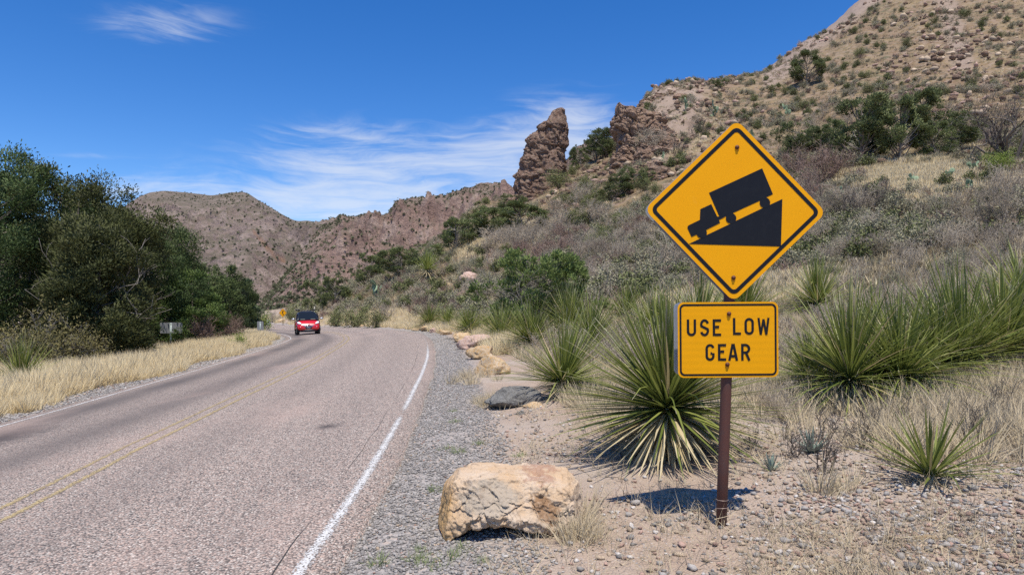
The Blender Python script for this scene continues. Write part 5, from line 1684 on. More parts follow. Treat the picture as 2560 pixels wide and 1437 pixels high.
def build_hill_trees():
    P, B = M['hill_pine'], M['bark']
    V = []
    for s, (w, cl, lo) in enumerate(((0.42, 110, 0.4), (0.36, 100, 0.5), (0.48, 120, 0.45), (0.33, 90, 0.5), (0.55, 120, 0.4))):
        V.append(crown_parts(300 + s, 1.0, env_round(w, 0.52, 0.55), int(cl * 1.4), 80, 0.042, 0.36, P, B, base=0.12 if s != 3 else 0.3, trunk_r=0.028, limbs=40, clump_r=0.12, lobes=lo, trunks=1 + s % 2))
    G = 'evergreens on the hillside'
    # px, row of foot, row of top, width px, variant, label
    L = [(1142, 628, 545, 78, 1, 'dark pinyon standing alone on the ridge left of the rock spire'),
         (1302, 592, 515, 110, 3, 'pinyon with a bare trunk on the straw ridge below the spire'),
         (1235, 590, 520, 95, 2, 'dark pinyon left of the bare trunked one below the spire'),
         (1285, 540, 490, 85, 4, 'pinyon close under the foot of the rock spire'),
         (1060, 672, 612, 95, 4, 'rounded pinyon on the slope, right of the twin pinyons'),
         (1000, 690, 622, 90, 2, 'rounded pinyon on the slope with its dark trunk showing'),
         (922, 716, 643, 78, 0, 'dense pinyon above the green roadside brush'),
         (838, 765, 697, 66, 0, 'pinyon behind the car, right one of two'),
         (800, 768, 703, 70, 2, 'pinyon behind the car, left one of two'),
         (1507, 398, 325, 62, 1, 'dark pinyon squeezed against the left side of the cliff'),
         (1492, 402, 340, 50, 3, 'small pinyon beside the gap left of the cliff'),
         (1590, 338, 285, 62, 3, 'small open pinyon growing on the face of the cliff'),
         (2016, 214, 142, 68, 3, 'lone dark pine on the upper slope above the sign'),
         (2000, 392, 300, 100, 4, 'low rounded pinyon at the left end of the upper grove'),
         (2160, 400, 246, 135, 1, 'largest dark pine of the upper grove'),
         (2090, 386, 312, 70, 0, 'small pine between the rounded pinyon and the largest pine'),
         (2250, 402, 262, 90, 3, 'slim pine with two dark trunks in the upper grove'),
         (2305, 345, 232, 90, 3, 'gnarled pine rising tallest behind the upper grove'),
         (2370, 378, 290, 120, 2, 'bushy pine at the right end of the upper grove'),
         (2340, 392, 318, 90, 0, 'bright green pine low in the upper grove'),
         (1588, 470, 415, 75, 4, 'dark green bush below the cliff, nearest to the sign'),
         (1540, 498, 445, 75, 0, 'green bush on the slope left of the sign corner'),
         (1795, 222, 196, 36, 4, 'dark bush on the skyline left of the lone pine'),
         (1450, 420, 372, 48, 2, 'small evergreen in the gap between spire and cliff')]
    for k, (px, rf, rt, w, v, lab) in enumerate(L):
        p = ray_ground(px, rf)
        h = (rf - rt) / F * p[1]
        e = tree('pinyon_tree', p - np.array([0, 0, 0.05 * h]), V[v], 1.0, k * 1.7, lab, 'tree', G)
        wd = w / F * p[1]
        base_w = (0.42, 0.36, 0.48, 0.33, 0.55)[v] * 2.1
        e.scale = (wd / base_w, wd / base_w, h * 1.05)
    # green juniper bush beside the road, right of the bend
    p = ray_ground(1325, 845)
    h = (845 - 650) / F * p[1]
    w = 255 / F * p[1] / 2 / h
    parts = crown_parts(331, h, env_round(w * 1.05, 0.5, 0.62), 330, 70, 0.11, 0.42, M['juniper_bush'], B, base=0.1, trunk_r=0.05, limbs=120, clump_r=0.12, lobes=0.55, trunks=5, dead=14, shell=0.35, upness=0.9)
    tree('juniper_bush', (p[0], p[1] + 0.8, gz(p[0], p[1] + 0.8) - 0.05), parts, 1.0, 0.0, 'loose green juniper bush beside the gravel, left of the sotols', 'bush')
    # bare dark tree at the right edge
    rng = np.random.default_rng(8)
    p = ray_ground(2535, 408)
    h = 225 / F * p[1]
    g = Geo()
    for s in range(5):
        a = rng.random() * 6.28
        branch_net(g, rng, (0, 0, -0.1), unit(np.array([math.cos(a) * 0.7, math.sin(a) * 0.5, 1.0])), h * 0.5, h * 0.022, 4, (4, 4, 4, 3), 0.55, kink=0.3, minr=0.010, sides=(5, 4, 3, 3))
    tag(ob('bare_tree', g.mesh('bare_tree', M['twig_dark']), None, p), 'leafless dark twisted tree at the right edge of the picture', 'tree')

def build_sotols():
    A = sotol_parts(71, 520, 1.06, 0.40, 330, 0.028, droop=0.025, e0=-20)
    Bv = [sotol_parts(80 + k, (470, 400, 430, 520, 360)[k], 1.0, 0.20, 110, 0.019, e0=(-18, -5, 5, -25, 0)[k], lmin=(0.5, 0.4, 0.6, 0.35, 0.45)[k], droop=(0.05, 0.03, 0.06, 0.09, 0.04)[k]) for k in range(5)]
    Cv = sotol_parts(90, 75, 1.0, 0.06, 26, 0.036, e0=8, e1=75)
    Dv = sotol_parts(93, 150, 1.0, 0.55, 170, 0.03, e0=10)
    x, y, z = on_ground(1668, 5.95)
    sotol((x, y, z + 0.02), A, 1.0, 0.4, 'largest sotol with a pale dry skirt, left of the sign post')
    G = 'sotols on the slope'
    # px, row of the foot, leaf length in px, variant, label
    L = [(1400, 995, 205, 1, 'upright green sotol beside the dark boulder'),
         (1745, 870, 190, 0, 'sotol right behind the largest one, half hidden by the plaque'),
         (1560, 805, 95, 1, 'small sotol above the largest one, left of the sign'),
         (1630, 850, 150, 3, 'sotol above the largest one, touching the left edge of the diamond'),
         (1865, 830, 160, 2, 'sotol behind the lower tip of the diamond'),
         (1330, 880, 140, 4, 'sotol in front of the juniper bush'),
         (1475, 890, 150, 3, 'sotol between the juniper bush and the largest sotol'),
         (1255, 860, 110, 1, 'sotol half hidden at the left of the juniper bush'),
         (1425, 850, 120, 2, 'sotol at the right foot of the juniper bush'),
         (1175, 842, 85, 2, 'sotol at the left foot of the juniper bush'),
         (1072, 822, 60, 0, 'bright sotol by the outside of the bend, nearest the road stones'),
         (1118, 820, 65, 1, 'sotol just behind the bright one on the outside of the bend'),
         (2045, 790, 135, 1, 'sotol standing by itself right of the diamond'),
         (2040, 985, 185, 4, 'sotol just right of the plaque at the left end of the big clump'),
         (2125, 1010, 275, 0, 'dark sotol right of the plaque, left one of the big clump'),
         (2195, 930, 230, 1, 'sotol behind the big clump on the right'),
         (2262, 1000, 270, 3, 'sotol in the middle of the big clump on the right'),
         (2345, 965, 260, 1, 'dark sotol between the two halves of the big clump'),
         (2420, 955, 285, 4, 'sotol at the right end of the big clump'),
         (2505, 935, 275, 2, 'sotol crowding the right end of the big clump'),
         (2560, 810, 215, 0, 'sotol cut by the right edge of the picture')]
    for k, (px, row, lpx, v, lab) in enumerate(L):
        p = ray_ground(px, row)
        sotol(p, Bv[v], lpx / F * p[1], k * 2.1, lab, G, (0.13 * math.sin(k * 2.7), 0.16 * math.cos(k * 1.9)), 0.94 + 0.12 * math.sin(k * 3.3))
    x, y, z = on_ground(2325, 4.75)
    sotol((x, y, z), Cv, 0.60, 0.3, 'small sparse sotol in the gravel in front of the big clump')
    x, y, z = on_ground(52, 15.8)
    sotol((x, y, z), Bv[1], 1.2, 1.0, 'sotol in the straw grass at the left edge of the road')
    p = ray_ground(1068, 705)
    sotol(p, Dv, 1.9 * p[1] / 60, 1.0, 'old shaggy sotol with a brown skirt on the slope above the bend')
    # agaves and prickly pears
    for px, row, s, lab in ((2028, 1130, 0.85, 'blue grey agave beside the dark twigs right of the post'), (1928, 1175, 0.55, 'tiny blue grey agave in the gravel right of the post')):
        agave(ray_ground(px, row), int(px), s, lab)
    G = 'prickly pears on the slope'
    for px, row, s, n, lab in ((2285, 462, 0.95, 12, 'prickly pear below the red ledge'), (2372, 450, 1.0, 13, 'prickly pear between the red ledge and the green bush'), (2440, 430, 1.1, 14, 'prickly pear beside the green bush at the right edge'),
                               (2425, 480, 0.9, 10, 'prickly pear lower down below the green bush'), (950, 752, 2.1, 16, 'prickly pear above the green roadside brush'), (2100, 505, 0.8, 10, 'prickly pear in the purple twigs right of the diamond'),
                               (1720, 276, 2.2, 14, 'pale prickly pear high on the slope right of the cliff'), (1785, 292, 2.0, 14, 'pale prickly pear right above the diamond'), (1885, 362, 1.5, 12, 'prickly pear just right of the top of the diamond'),
                               (1655, 408, 1.5, 12, 'prickly pear on the ledge below the cliff'), (1970, 288, 1.8, 12, 'prickly pear left of the low rounded pinyon')):
        p = ray_ground(px, row)
        prickly_pear(p, int(px * 7 + row), s, lab, G, n)
    p = ray_ground(2500, 430)
    me = bare_shrub_mesh(168, M['twig_green'], 1.7, stems=14, depth=2, nchild=(5, 4), r=0.016, minr=0.004, leaves=(7000, 0.07, 0.5, 0.10))
    tag(ob('shrub', me, None, p), 'bright green bush beside the prickly pears at the right edge', 'shrub')

def build_boulders():
    Y, Gr, Pk, H = M['yellow_rock'], M['grey_rock'], M['pink_rock'], M['cliff_rock']
    def b(px, row, wpx, hk, seed, m, lab, **k):
        return boulder_at('boulder', px, row, wpx, hk, seed, m, lab, None, **k)
    b(1275, 1020, 165, 0.95, 21, Gr, 'dark grey boulder beside the upright sotol', sub=5, yaw=0.2, cuts=12)
    b(1336, 1020, 60, 0.55, 22, Y, 'small orange rock in front of the dark grey boulder')
    b(1302, 1036, 28, 0.8, 23, Gr, 'small grey stone left of the small orange rock')
    b(1267, 1024, 20, 0.8, 24, Gr, 'smallest grey stone in front of the dark grey boulder')
    b(1222, 938, 112, 1.0, 25, Y, 'yellow boulder with a grey face, nearest of the roadside row', sub=5, yaw=2.9, cuts=10)
    b(1208, 898, 92, 0.8, 26, Y, 'flat cream slab behind the yellow boulder', yaw=0.3)
    b(1188, 872, 78, 1.2, 27, Pk, 'pink boulder in the roadside row above the cream slab', yaw=1.0)
    b(1148, 856, 56, 0.9, 28, Y, 'low cream boulder left of the pink boulder')
    b(1108, 838, 42, 0.9, 29, Y, 'rounded cream stone in the roadside row, left of the grass')
    b(1086, 832, 28, 0.9, 30, Pk, 'small orange pink stone in the roadside row')
    b(1066, 828, 34, 0.8, 31, Y, 'cream stone at the far end of the roadside row')
    b(1042, 826, 34, 0.5, 32, Y, 'flat pale stone at the outside of the bend')
    b(905, 817, 16, 0.7, 33, Y, 'tiny pale stone at the kerb beyond the car')
    b(1178, 712, 72, 1.05, 34, Pk, 'pale split boulder on the slope left of the juniper bush', sub=5, yaw=0.6)
    b(1172, 752, 84, 1.0, 35, H, 'dark boulder below the pale split boulder', sub=5)
    b(700, 806, 26, 0.9, 36, Y, 'pale stone in the straw below the winding road sign')
    b(2300, 432, 60, 0.45, 37, H, 'red brown ledge in the straw grass, middle piece')
    b(2255, 436, 46, 0.4, 38, H, 'red brown ledge in the straw grass, left piece')
    b(2338, 428, 46, 0.5, 39, H, 'red brown ledge in the straw grass, right piece')
    b(1660, 385, 66, 0.75, 40, H, 'overhanging brown rock ledge right of the cliff, upper one', sub=5)
    b(1640, 428, 86, 0.7, 44, H, 'overhanging brown rock ledge right of the cliff, lower one', sub=5, yaw=0.5)
    b(1512, 520, 26, 1.2, 42, Y, 'upright pale rock on the slope left of the diamond')
    b(1700, 250, 50, 0.7, 43, H, 'knob of brown rock on the skyline right of the cliff')
    b(560, 838, 14, 0.7, 45, Y, 'pale stone showing in the straw behind the verge')
    p = pix(2362, 1345, 4.0)
    b(2325, 1352, 54, 0.9, 46, Y, 'fist sized orange rock with a dark hollow in the right foreground', cuts=9)
    b(2428, 1338, 52, 0.6, 47, Pk, 'tan rock right of the orange rock in the foreground')
    b(2222, 1420, 54, 0.5, 48, Gr, 'grey green flat stone at the bottom right of the foreground')

def build_stones():
    """loose stones: the larger ones singly, the rest as stuff"""
    rng = np.random.default_rng(5)
    mats = [M['stone_grey'], M['stone_pink'], M['stone_tan'], M['stone_white']]
    names = ['grey', 'pink brown', 'tan', 'whitish']
    src = [[stone_mesh('stone', 500 + 10 * k + j, m, 1, 0.6, 0.2, 9) for j in range(3)] for k, m in enumerate(mats)]
    n = 0
    tries = 0
    used = []
    while n < 230 and tries < 5000:
        tries += 1
        px, row = rng.uniform(1540, 2556), rng.uniform(1195, 1432)
        y = CAMZ / ((row - HOR) / F + 0.06 * (px - 1280) / F + 0.015)
        x = (px - 1280) / F * y
        if row < 1230 and rng.random() < 0.6:
            continue
        if px < 2000 and rng.random() < 0.55:
            continue
        r = 0.011 + 0.036 * rng.random() ** 2.2
        if any((x - a) ** 2 + (y - b) ** 2 < (r + c) ** 2 for a, b, c in used):
            continue
        used.append((x, y, r))
        k = rng.choice(4, p=[0.38, 0.28, 0.22, 0.12])
        o = ob('stone', src[k][rng.integers(0, 3)], None, (x, y, gz(x, y) + 0.0), (0, 0, rng.random() * 6.3), (r, r, r * rng.uniform(0.7, 1.1)))
        spots = [(1640, 1330, 'between the boulder and the sign post'), (1640, 1420, 'right of the boulder at the bottom edge'), (1860, 1250, 'in the shadow just right of the post'), (1850, 1400, 'in front of the sign post'),
                 (2030, 1250, 'below the twiggy shrub right of the post'), (2050, 1400, 'at the bottom edge right of the post'), (2230, 1260, 'left of the small sparse sotol'), (2230, 1330, 'left of the fist sized orange rock'), (2230, 1420, 'beside the flat grey green stone'),
                 (2400, 1240, 'right of the small sparse sotol'), (2420, 1300, 'behind the tan rock'), (2400, 1400, 'in front of the orange rock'), (2520, 1260, 'at the right edge behind the tan rock'), (2530, 1350, 'at the right edge beside the tan rock'), (2530, 1425, 'in the bottom right corner')]
        side = min(spots, key=lambda q: (q[0] - px) ** 2 + ((q[1] - row) * 1.6) ** 2)[2]
        size = 'large' if r > 0.028 else ('small' if r < 0.016 else 'middling')
        tag(o, '%s %s stone %s' % (size, names[k], side), 'stone', 'loose stones on the bare ground')
        n += 1
    # road gravel on the shoulder
    def pebbles(name, N, xy, sizes, vids, label):
        z = ground_z(xy[:, 0], xy[:, 1])
        pts = np.stack([xy[:, 0], xy[:, 1], z + sizes * 0.05], 1)
        rot = np.stack([rng.normal(0, 0.25, N), rng.normal(0, 0.25, N), rng.random(N) * 6.3], 1)
        scatter(name, pts, rot, sizes, vids, flat, label)
    flat = [m for k in src for m in k]
    # shoulder
    s = 2.5 + 34 * rng.random(40000) ** 1.9
    I = lambda a: np.interp(s, CLS[:, 1], a)
    off = I(WR) + EDGE - 0.10 + rng.random(len(s)) ** 1.25 * np.interp(s, [3, 9, 14, 30], [1.25, 1.0, 0.9, 0.9])
    xy = np.stack([I(CLS[:, 0]) + I(CLN[:, 0]) * off, s + I(CLN[:, 1]) * off], 1) + rng.normal(0, 0.06, (len(s), 2))
    keep = rng.random(len(s)) < 0.35 + 0.65 * (fbm(xy[:, 0] * 1.4, xy[:, 1] * 1.4, 0, 3, 61) > -0.25)
    xy = xy[keep]
    N = len(xy)
    sz = (0.0065 + 0.009 * rng.random(N) ** 1.6) * np.interp(xy[:, 1], [3, 12, 36], [1, 1.3, 2.2])
    vid = np.where(rng.random(N) < 0.90, rng.integers(0, 3, N), rng.integers(3, 12, N))
    pebbles('shoulder_gravel', N, xy, sz, vid, 'grey crushed gravel along the right road shoulder')
    # left shoulder
    s = 6 + 40 * rng.random(9000) ** 1.3
    off = -(3.1 + EDGE - 0.08 + rng.random(len(s)) ** 1.2 * 0.9)
    xy = np.stack([I(CLS[:, 0]) + I(CLN[:, 0]) * off, s + I(CLN[:, 1]) * off], 1) + rng.normal(0, 0.06, (len(s), 2))
    N = len(xy)
    pebbles('verge_gravel', N, xy, (0.012 + 0.016 * rng.random(N)) * np.interp(xy[:, 1], [6, 40], [1, 1.8]), np.where(rng.random(N) < 0.85, rng.integers(0, 3, N), rng.integers(3, 12, N)), 'grey gravel along the left road edge')
    # pebbles of all colours on the bare ground
    N = 110000
    y = 2.0 * (9.5 / 2.0) ** rng.random(N)
    u = rng.uniform(-0.05, 1.7, N)
    xy = np.stack([u * y, y], 1)
    L, W = lateral(xy[:, 0], xy[:, 1])
    o = L - W - EDGE
    dens = 0.10 + 0.4 * sst(fbm(xy[:, 0] * 0.9, xy[:, 1] * 0.9, 0, 3, 71), -0.15, 0.35) + 0.55 * sst(u, 0.22, 0.5)
    keep = (o > 0.9) & (rng.random(N) < dens)
    xy = xy[keep]
    N = len(xy)
    pebbles('pebbles', N, xy, 0.0035 + 0.024 * rng.random(N) ** 4.0, rng.integers(0, 12, N), 'small mixed pebbles strewn over the bare ground')

def build_rubble():
    rng = np.random.default_rng(77)
    src = [stone_mesh('rubble', 700 + k, m, 1, 0.8, 0.25, 6) for k, m in enumerate((M['stone_pink'], M['stone_tan'], M['cliff_rock'], M['cliff_rock']))]
    def dens(x, y, u, o):
        px = 1280 + u * F
        return np.clip(0.10 + 1.4 * fbm(x * 0.05, y * 0.05, 0, 4, 57) + 0.9 * np.exp(-((px - 2400) / 90) ** 2) * (y > 90) + 0.5 * (px < 1850) * (y > 80), 0.02, 1)
    p = land_scatter(9000, 0.05, 0.8, 55, 260, rng, 3.0, dens)
    n = len(p)
    scatter('hill_rubble', p, np.stack([rng.normal(0, 0.3, n), rng.normal(0, 0.3, n), rng.random(n) * 6.3], 1), (0.12 + 0.75 * rng.random(n) ** 3) * np.interp(p[:, 1], [55, 200], [0.7, 1.4]), rng.integers(0, 4, n), src, 'loose rock rubble strewn over the upper slope')

def land_scatter(n, ulo, uhi, y0, y1, rng, off_min, dens=None, ypow=1.0):
    y = y0 * (y1 / y0) ** (rng.random(n) ** ypow)
    u = rng.uniform(ulo, uhi, n)
    x = u * y
    L, W = lateral(x, y)
    off = np.where(L > 0, L - W - EDGE, -L - 3.1 - EDGE)
    keep = off > off_min
    if dens is not None:
        keep &= rng.random(n) < dens(x, y, u, off)
    x, y = x[keep], y[keep]
    return np.stack([x, y, ground_z(x, y)], 1)

def build_ground_cover():
    rng = np.random.default_rng(17)
    def put(name, pts, scl, sources, label, tilt=0.12):
        n = len(pts)
        rot = np.stack([rng.normal(0, tilt, n), rng.normal(0, tilt, n), rng.random(n) * 6.3], 1)
        scatter(name, pts, rot, scl, rng.integers(0, len(sources), n), sources, label)
    straw = [grass_mesh(k, 80, 0.62, 0.13, 0.38, 0.011, M['straw']) for k in range(4)]
    dry = [grass_mesh(20 + k, 70, 0.42, 0.12, 0.6, 0.006, M['dry_grass']) for k in range(4)]
    far_straw = [grass_mesh(40 + k, 34, 0.55, 0.30, 0.5, 0.035, M['straw']) for k in range(3)]
    far_dry = [grass_mesh(50 + k, 34, 0.5, 0.30, 0.7, 0.035, M['hill_dry']) for k in range(3)]
    wisp = [grass_mesh(60 + k, 16, 0.26, 0.05, 0.8, 0.003, M['dry_grass'], 0.5) for k in range(3)]
    green = [grass_mesh(70 + k, 40, 0.10, 0.05, 0.8, 0.005, M['green_grass']) for k in range(2)]
    # tall straw on the left verge
    s = rng.random(9000)
    s = 4 + 62 * s ** 1.15
    I = lambda a: np.interp(s, CLS[:, 1], a)
    off = -(3.1 + EDGE + 0.55 + 5.5 * rng.random(9000) ** 1.15 + 0.35 * np.sin(s * 0.9))
    x, y = I(CLS[:, 0]) + I(CLN[:, 0]) * off, s + I(CLN[:, 1]) * off
    edge = sst(-off - 3.1 - EDGE - 0.5, 0.0, 0.9)
    keep = np.ones(len(x), bool)
    for px, yy in ((427, 30.5), (650.5, 45.5)):                 # trodden down in front of the two sign posts
        uu = x / y * F + 1280 - px
        keep &= ~((np.abs(uu) < 26 * 30 / yy) & (y < yy + 0.4) & (y > yy - 4.5) & (rng.random(len(x)) < 0.85))
    x, y, edge = x[keep], y[keep], edge[keep]
    put('straw_grass', np.stack([x, y, ground_z(x, y)], 1), (0.6 + 0.45 * edge) * rng.uniform(0.75, 1.2, len(x)), straw, 'tall straw coloured grass along the left verge')
    # straw on the outside of the bend
    p = land_scatter(18000, -0.44, 0.02, 18, 110, rng, 0.7, lambda x, y, u, o: np.clip(1.3 - o / 5.0, 0.0, 1) * np.where(y < 34, sst(o, 1.2, 2.4), 1))
    put('bend_grass', p, rng.uniform(0.6, 1.05, len(p)), straw, 'straw coloured grass along the outside of the bend')
    # near slope, right: dry grass round the sotols
    p = land_scatter(20000, -0.02, 1.5, 4.0, 26, rng, 2.0, lambda x, y, u, o: np.clip(sst(y, 6.6, 10) * (0.50 + 0.6 * fbm(x * 0.5, y * 0.5, 0, 3, 5)) + 0.42 * sst(u, 0.47, 0.62) * sst(y, 5.0, 5.9) * (0.6 + fbm(x, y, 0, 2, 6)) + 0.03 * (y > 6), 0, 1))
    put('dry_grass', p, rng.uniform(0.55, 1.1, len(p)), dry, 'dry greyish grass over the slope behind the sign')
    # upper slope
    p = land_scatter(46000, -0.30, 0.85, 22, 240, rng, 3.0, lambda x, y, u, o: np.clip(0.62 + 0.9 * fbm(x * 0.10, y * 0.10, 0, 3, 15), 0.12, 1))
    put('hill_grass', p, rng.uniform(0.6, 1.2, len(p)) * np.interp(p[:, 1], [20, 200], [0.8, 1.25]), far_dry, 'dry grass tufts covering the hillside')
    def golden(x, y, u):
        px = 1280 + u * F
        z = ground_z(x, y, False)
        row = HOR - (z - CAMZ) / y * F
        a = np.exp(-(((px - 2290) / 150) ** 2 + ((row - 440) / 42) ** 2))
        b = np.exp(-((row - (640 - (px - 1120) * 0.32)) / 16) ** 2) * sst(px, 1100, 1150) * (1 - sst(px, 1440, 1480))
        c = np.exp(-(((px - 1700) / 110) ** 2 + ((row - 370) / 40) ** 2)) * 0.4
        return a + b + c
    def patch(x, y, u, o):
        return np.clip(golden(x, y, u) + 0.02 + 0.35 * sst(fbm(x * 0.12, y * 0.12, 0, 3, 91), 0.12, 0.35) * (y < 75), 0, 1)
    p = land_scatter(80000, -0.12, 0.78, 22, 140, rng, 3.0, patch)
    put('hill_straw', p, rng.uniform(0.6, 1.1, len(p)), far_straw, 'patches of pale straw grass on the hillside')
    # wisps and green sprigs in the gravel
    p = land_scatter(1500, -0.14, 0.8, 2.8, 9, rng, 0.8, lambda x, y, u, o: np.clip(0.12 + 0.75 * (fbm(x * 1.3, y * 1.3, 0, 3, 25) > 0.12) * sst(o, 0.8, 2.2), 0, 1))
    put('grass_wisps', p, rng.uniform(0.4, 1.0, len(p)), wisp, 'thin dry grass wisps on the bare ground')
    P = [(1085, 1425), (1100, 1395), (1160, 1385), (1150, 1130), (1130, 1120), (1130, 1030), (1200, 1110), (1145, 1055), (1310, 1140), (1045, 1385), (1200, 1395), (945, 1410), (1075, 1395), (1085, 1225), (30, 1010), (60, 1015), (95, 1000), (45, 1030), (15, 1028)]
    q = np.array([ray_ground(a, b) for a, b in P for _ in range(3)]) + np.c_[rng.normal(0, 0.05, (len(P) * 3, 2)), np.zeros(len(P) * 3)]
    put('green_sprigs', q, rng.uniform(0.5, 1.0, len(q)), green, 'small green weeds sprouting through the gravel')
    q = np.array([ray_ground(1440, 1330) + np.array([rng.normal(0, 0.06), rng.normal(0, 0.10), 0]) for _ in range(12)] + [ray_ground(1230, 1010) + np.array([rng.normal(0, 0.15), rng.normal(0, 0.2), 0]) for _ in range(14)]
                 + [ray_ground(1180, 950) + np.array([rng.normal(0, 0.25), rng.normal(0, 0.5), 0]) for _ in range(16)] + [ray_ground(2080, 1230) + np.array([rng.normal(0, 0.15), rng.normal(0, 0.2), 0]) for _ in range(5)])
    put('roadside_tufts', q, rng.uniform(0.45, 0.8, len(q)), dry, 'thin dry grass tufts beside the roadside boulders')
    p = land_scatter(15000, -0.06, 1.6, 2.4, 9.5, rng, 1.1, lambda x, y, u, o: np.clip(0.15 + 1.6 * fbm(x * 1.1, y * 1.1, 0, 3, 29), 0.04, 1))
    chaff = [grass_mesh(80 + k, 9, 0.14, 0.07, 2.5, 0.004, m_, 0.6) for k, m_ in enumerate((M['dry_grass'], M['dry_grass'], M['twig_dark']))]
    put('litter', p + np.array([0, 0, 0.012]), rng.uniform(0.4, 1.1, len(p)), chaff, 'dry grass litter and twig bits on the bare ground', 0.9)
    # low scrub that reads as one mass
    br = [bare_shrub_mesh(400 + k, M['twig_grey'], 0.8, stems=9, depth=2, nchild=(5, 5), r=0.010, minr=0.004) for k in range(4)]
    fb = [bare_shrub_mesh(410 + k, M[m], 0.9, stems=8, depth=2, nchild=(4, 4), r=0.02, minr=0.011, leaves=lv) for k, (m, lv) in enumerate((('twig_grey', None), ('twig_purple', None), ('twig_sage', (900, 0.10, 0.5, 0.10)), ('twig_green2', (900, 0.12, 0.5, 0.10)), ('twig_grey', None), ('twig_sage', (700, 0.09, 0.5, 0.12))))]
    p = land_scatter(3200, 0.0, 1.3, 6, 30, rng, 2.6, lambda x, y, u, o: np.clip(sst(y, 7.5, 12) * (0.5 + 0.8 * fbm(x * 0.35, y * 0.35, 0, 3, 35)) - 1.2 * golden(x, y, u), 0, 1))
    put('low_brush', p, rng.uniform(0.5, 1.05, len(p)), br, 'low grey leafless brush on the slope')
    p = land_scatter(9000, -0.33, 0.85, 28, 240, rng, 2.5, lambda x, y, u, o: np.clip(0.45 + 1.5 * fbm(x * 0.06, y * 0.06, 0, 4, 37), 0.03, 1) * np.where(y > 100, 1.3, 1) * np.clip(1 - 1.4 * golden(x, y, u), 0, 1))
    put('hill_brush', p, rng.uniform(0.6, 1.3, len(p)) * np.interp(p[:, 1], [28, 200], [0.9, 1.5]), fb, 'scattered brush covering the hillside')
    # dots of trees and scrub on the far ranges
    dot = [bare_shrub_mesh(430 + k, M['far_scrub'], 1.0, stems=5, depth=1, nchild=(3,), r=0.02, leaves=(46, 0.55, 0.8, 0.2)) for k in range(3)]
    for (P, keep), nm, n, s in zip(MT, ('far_mountain_scrub', 'ridge_scrub'), (15000, 15000), (1.5, 0.95)):
        Q = P[keep]
        d = np.clip(0.45 + 0.8 * fbm(Q[:, 0] / 130, Q[:, 1] / 130, 0, 4, 47), 0.1, 1)
        k = rng.choice(len(Q), n, p=d / d.sum())
        pts = Q[k] + np.c_[rng.normal(0, 1.0, (n, 2)), np.full(n, -0.3)]
        put(nm, pts, s * rng.uniform(0.5, 1.5, n) ** 1.3, dot, 'dark scrub dotting the far mountainside')

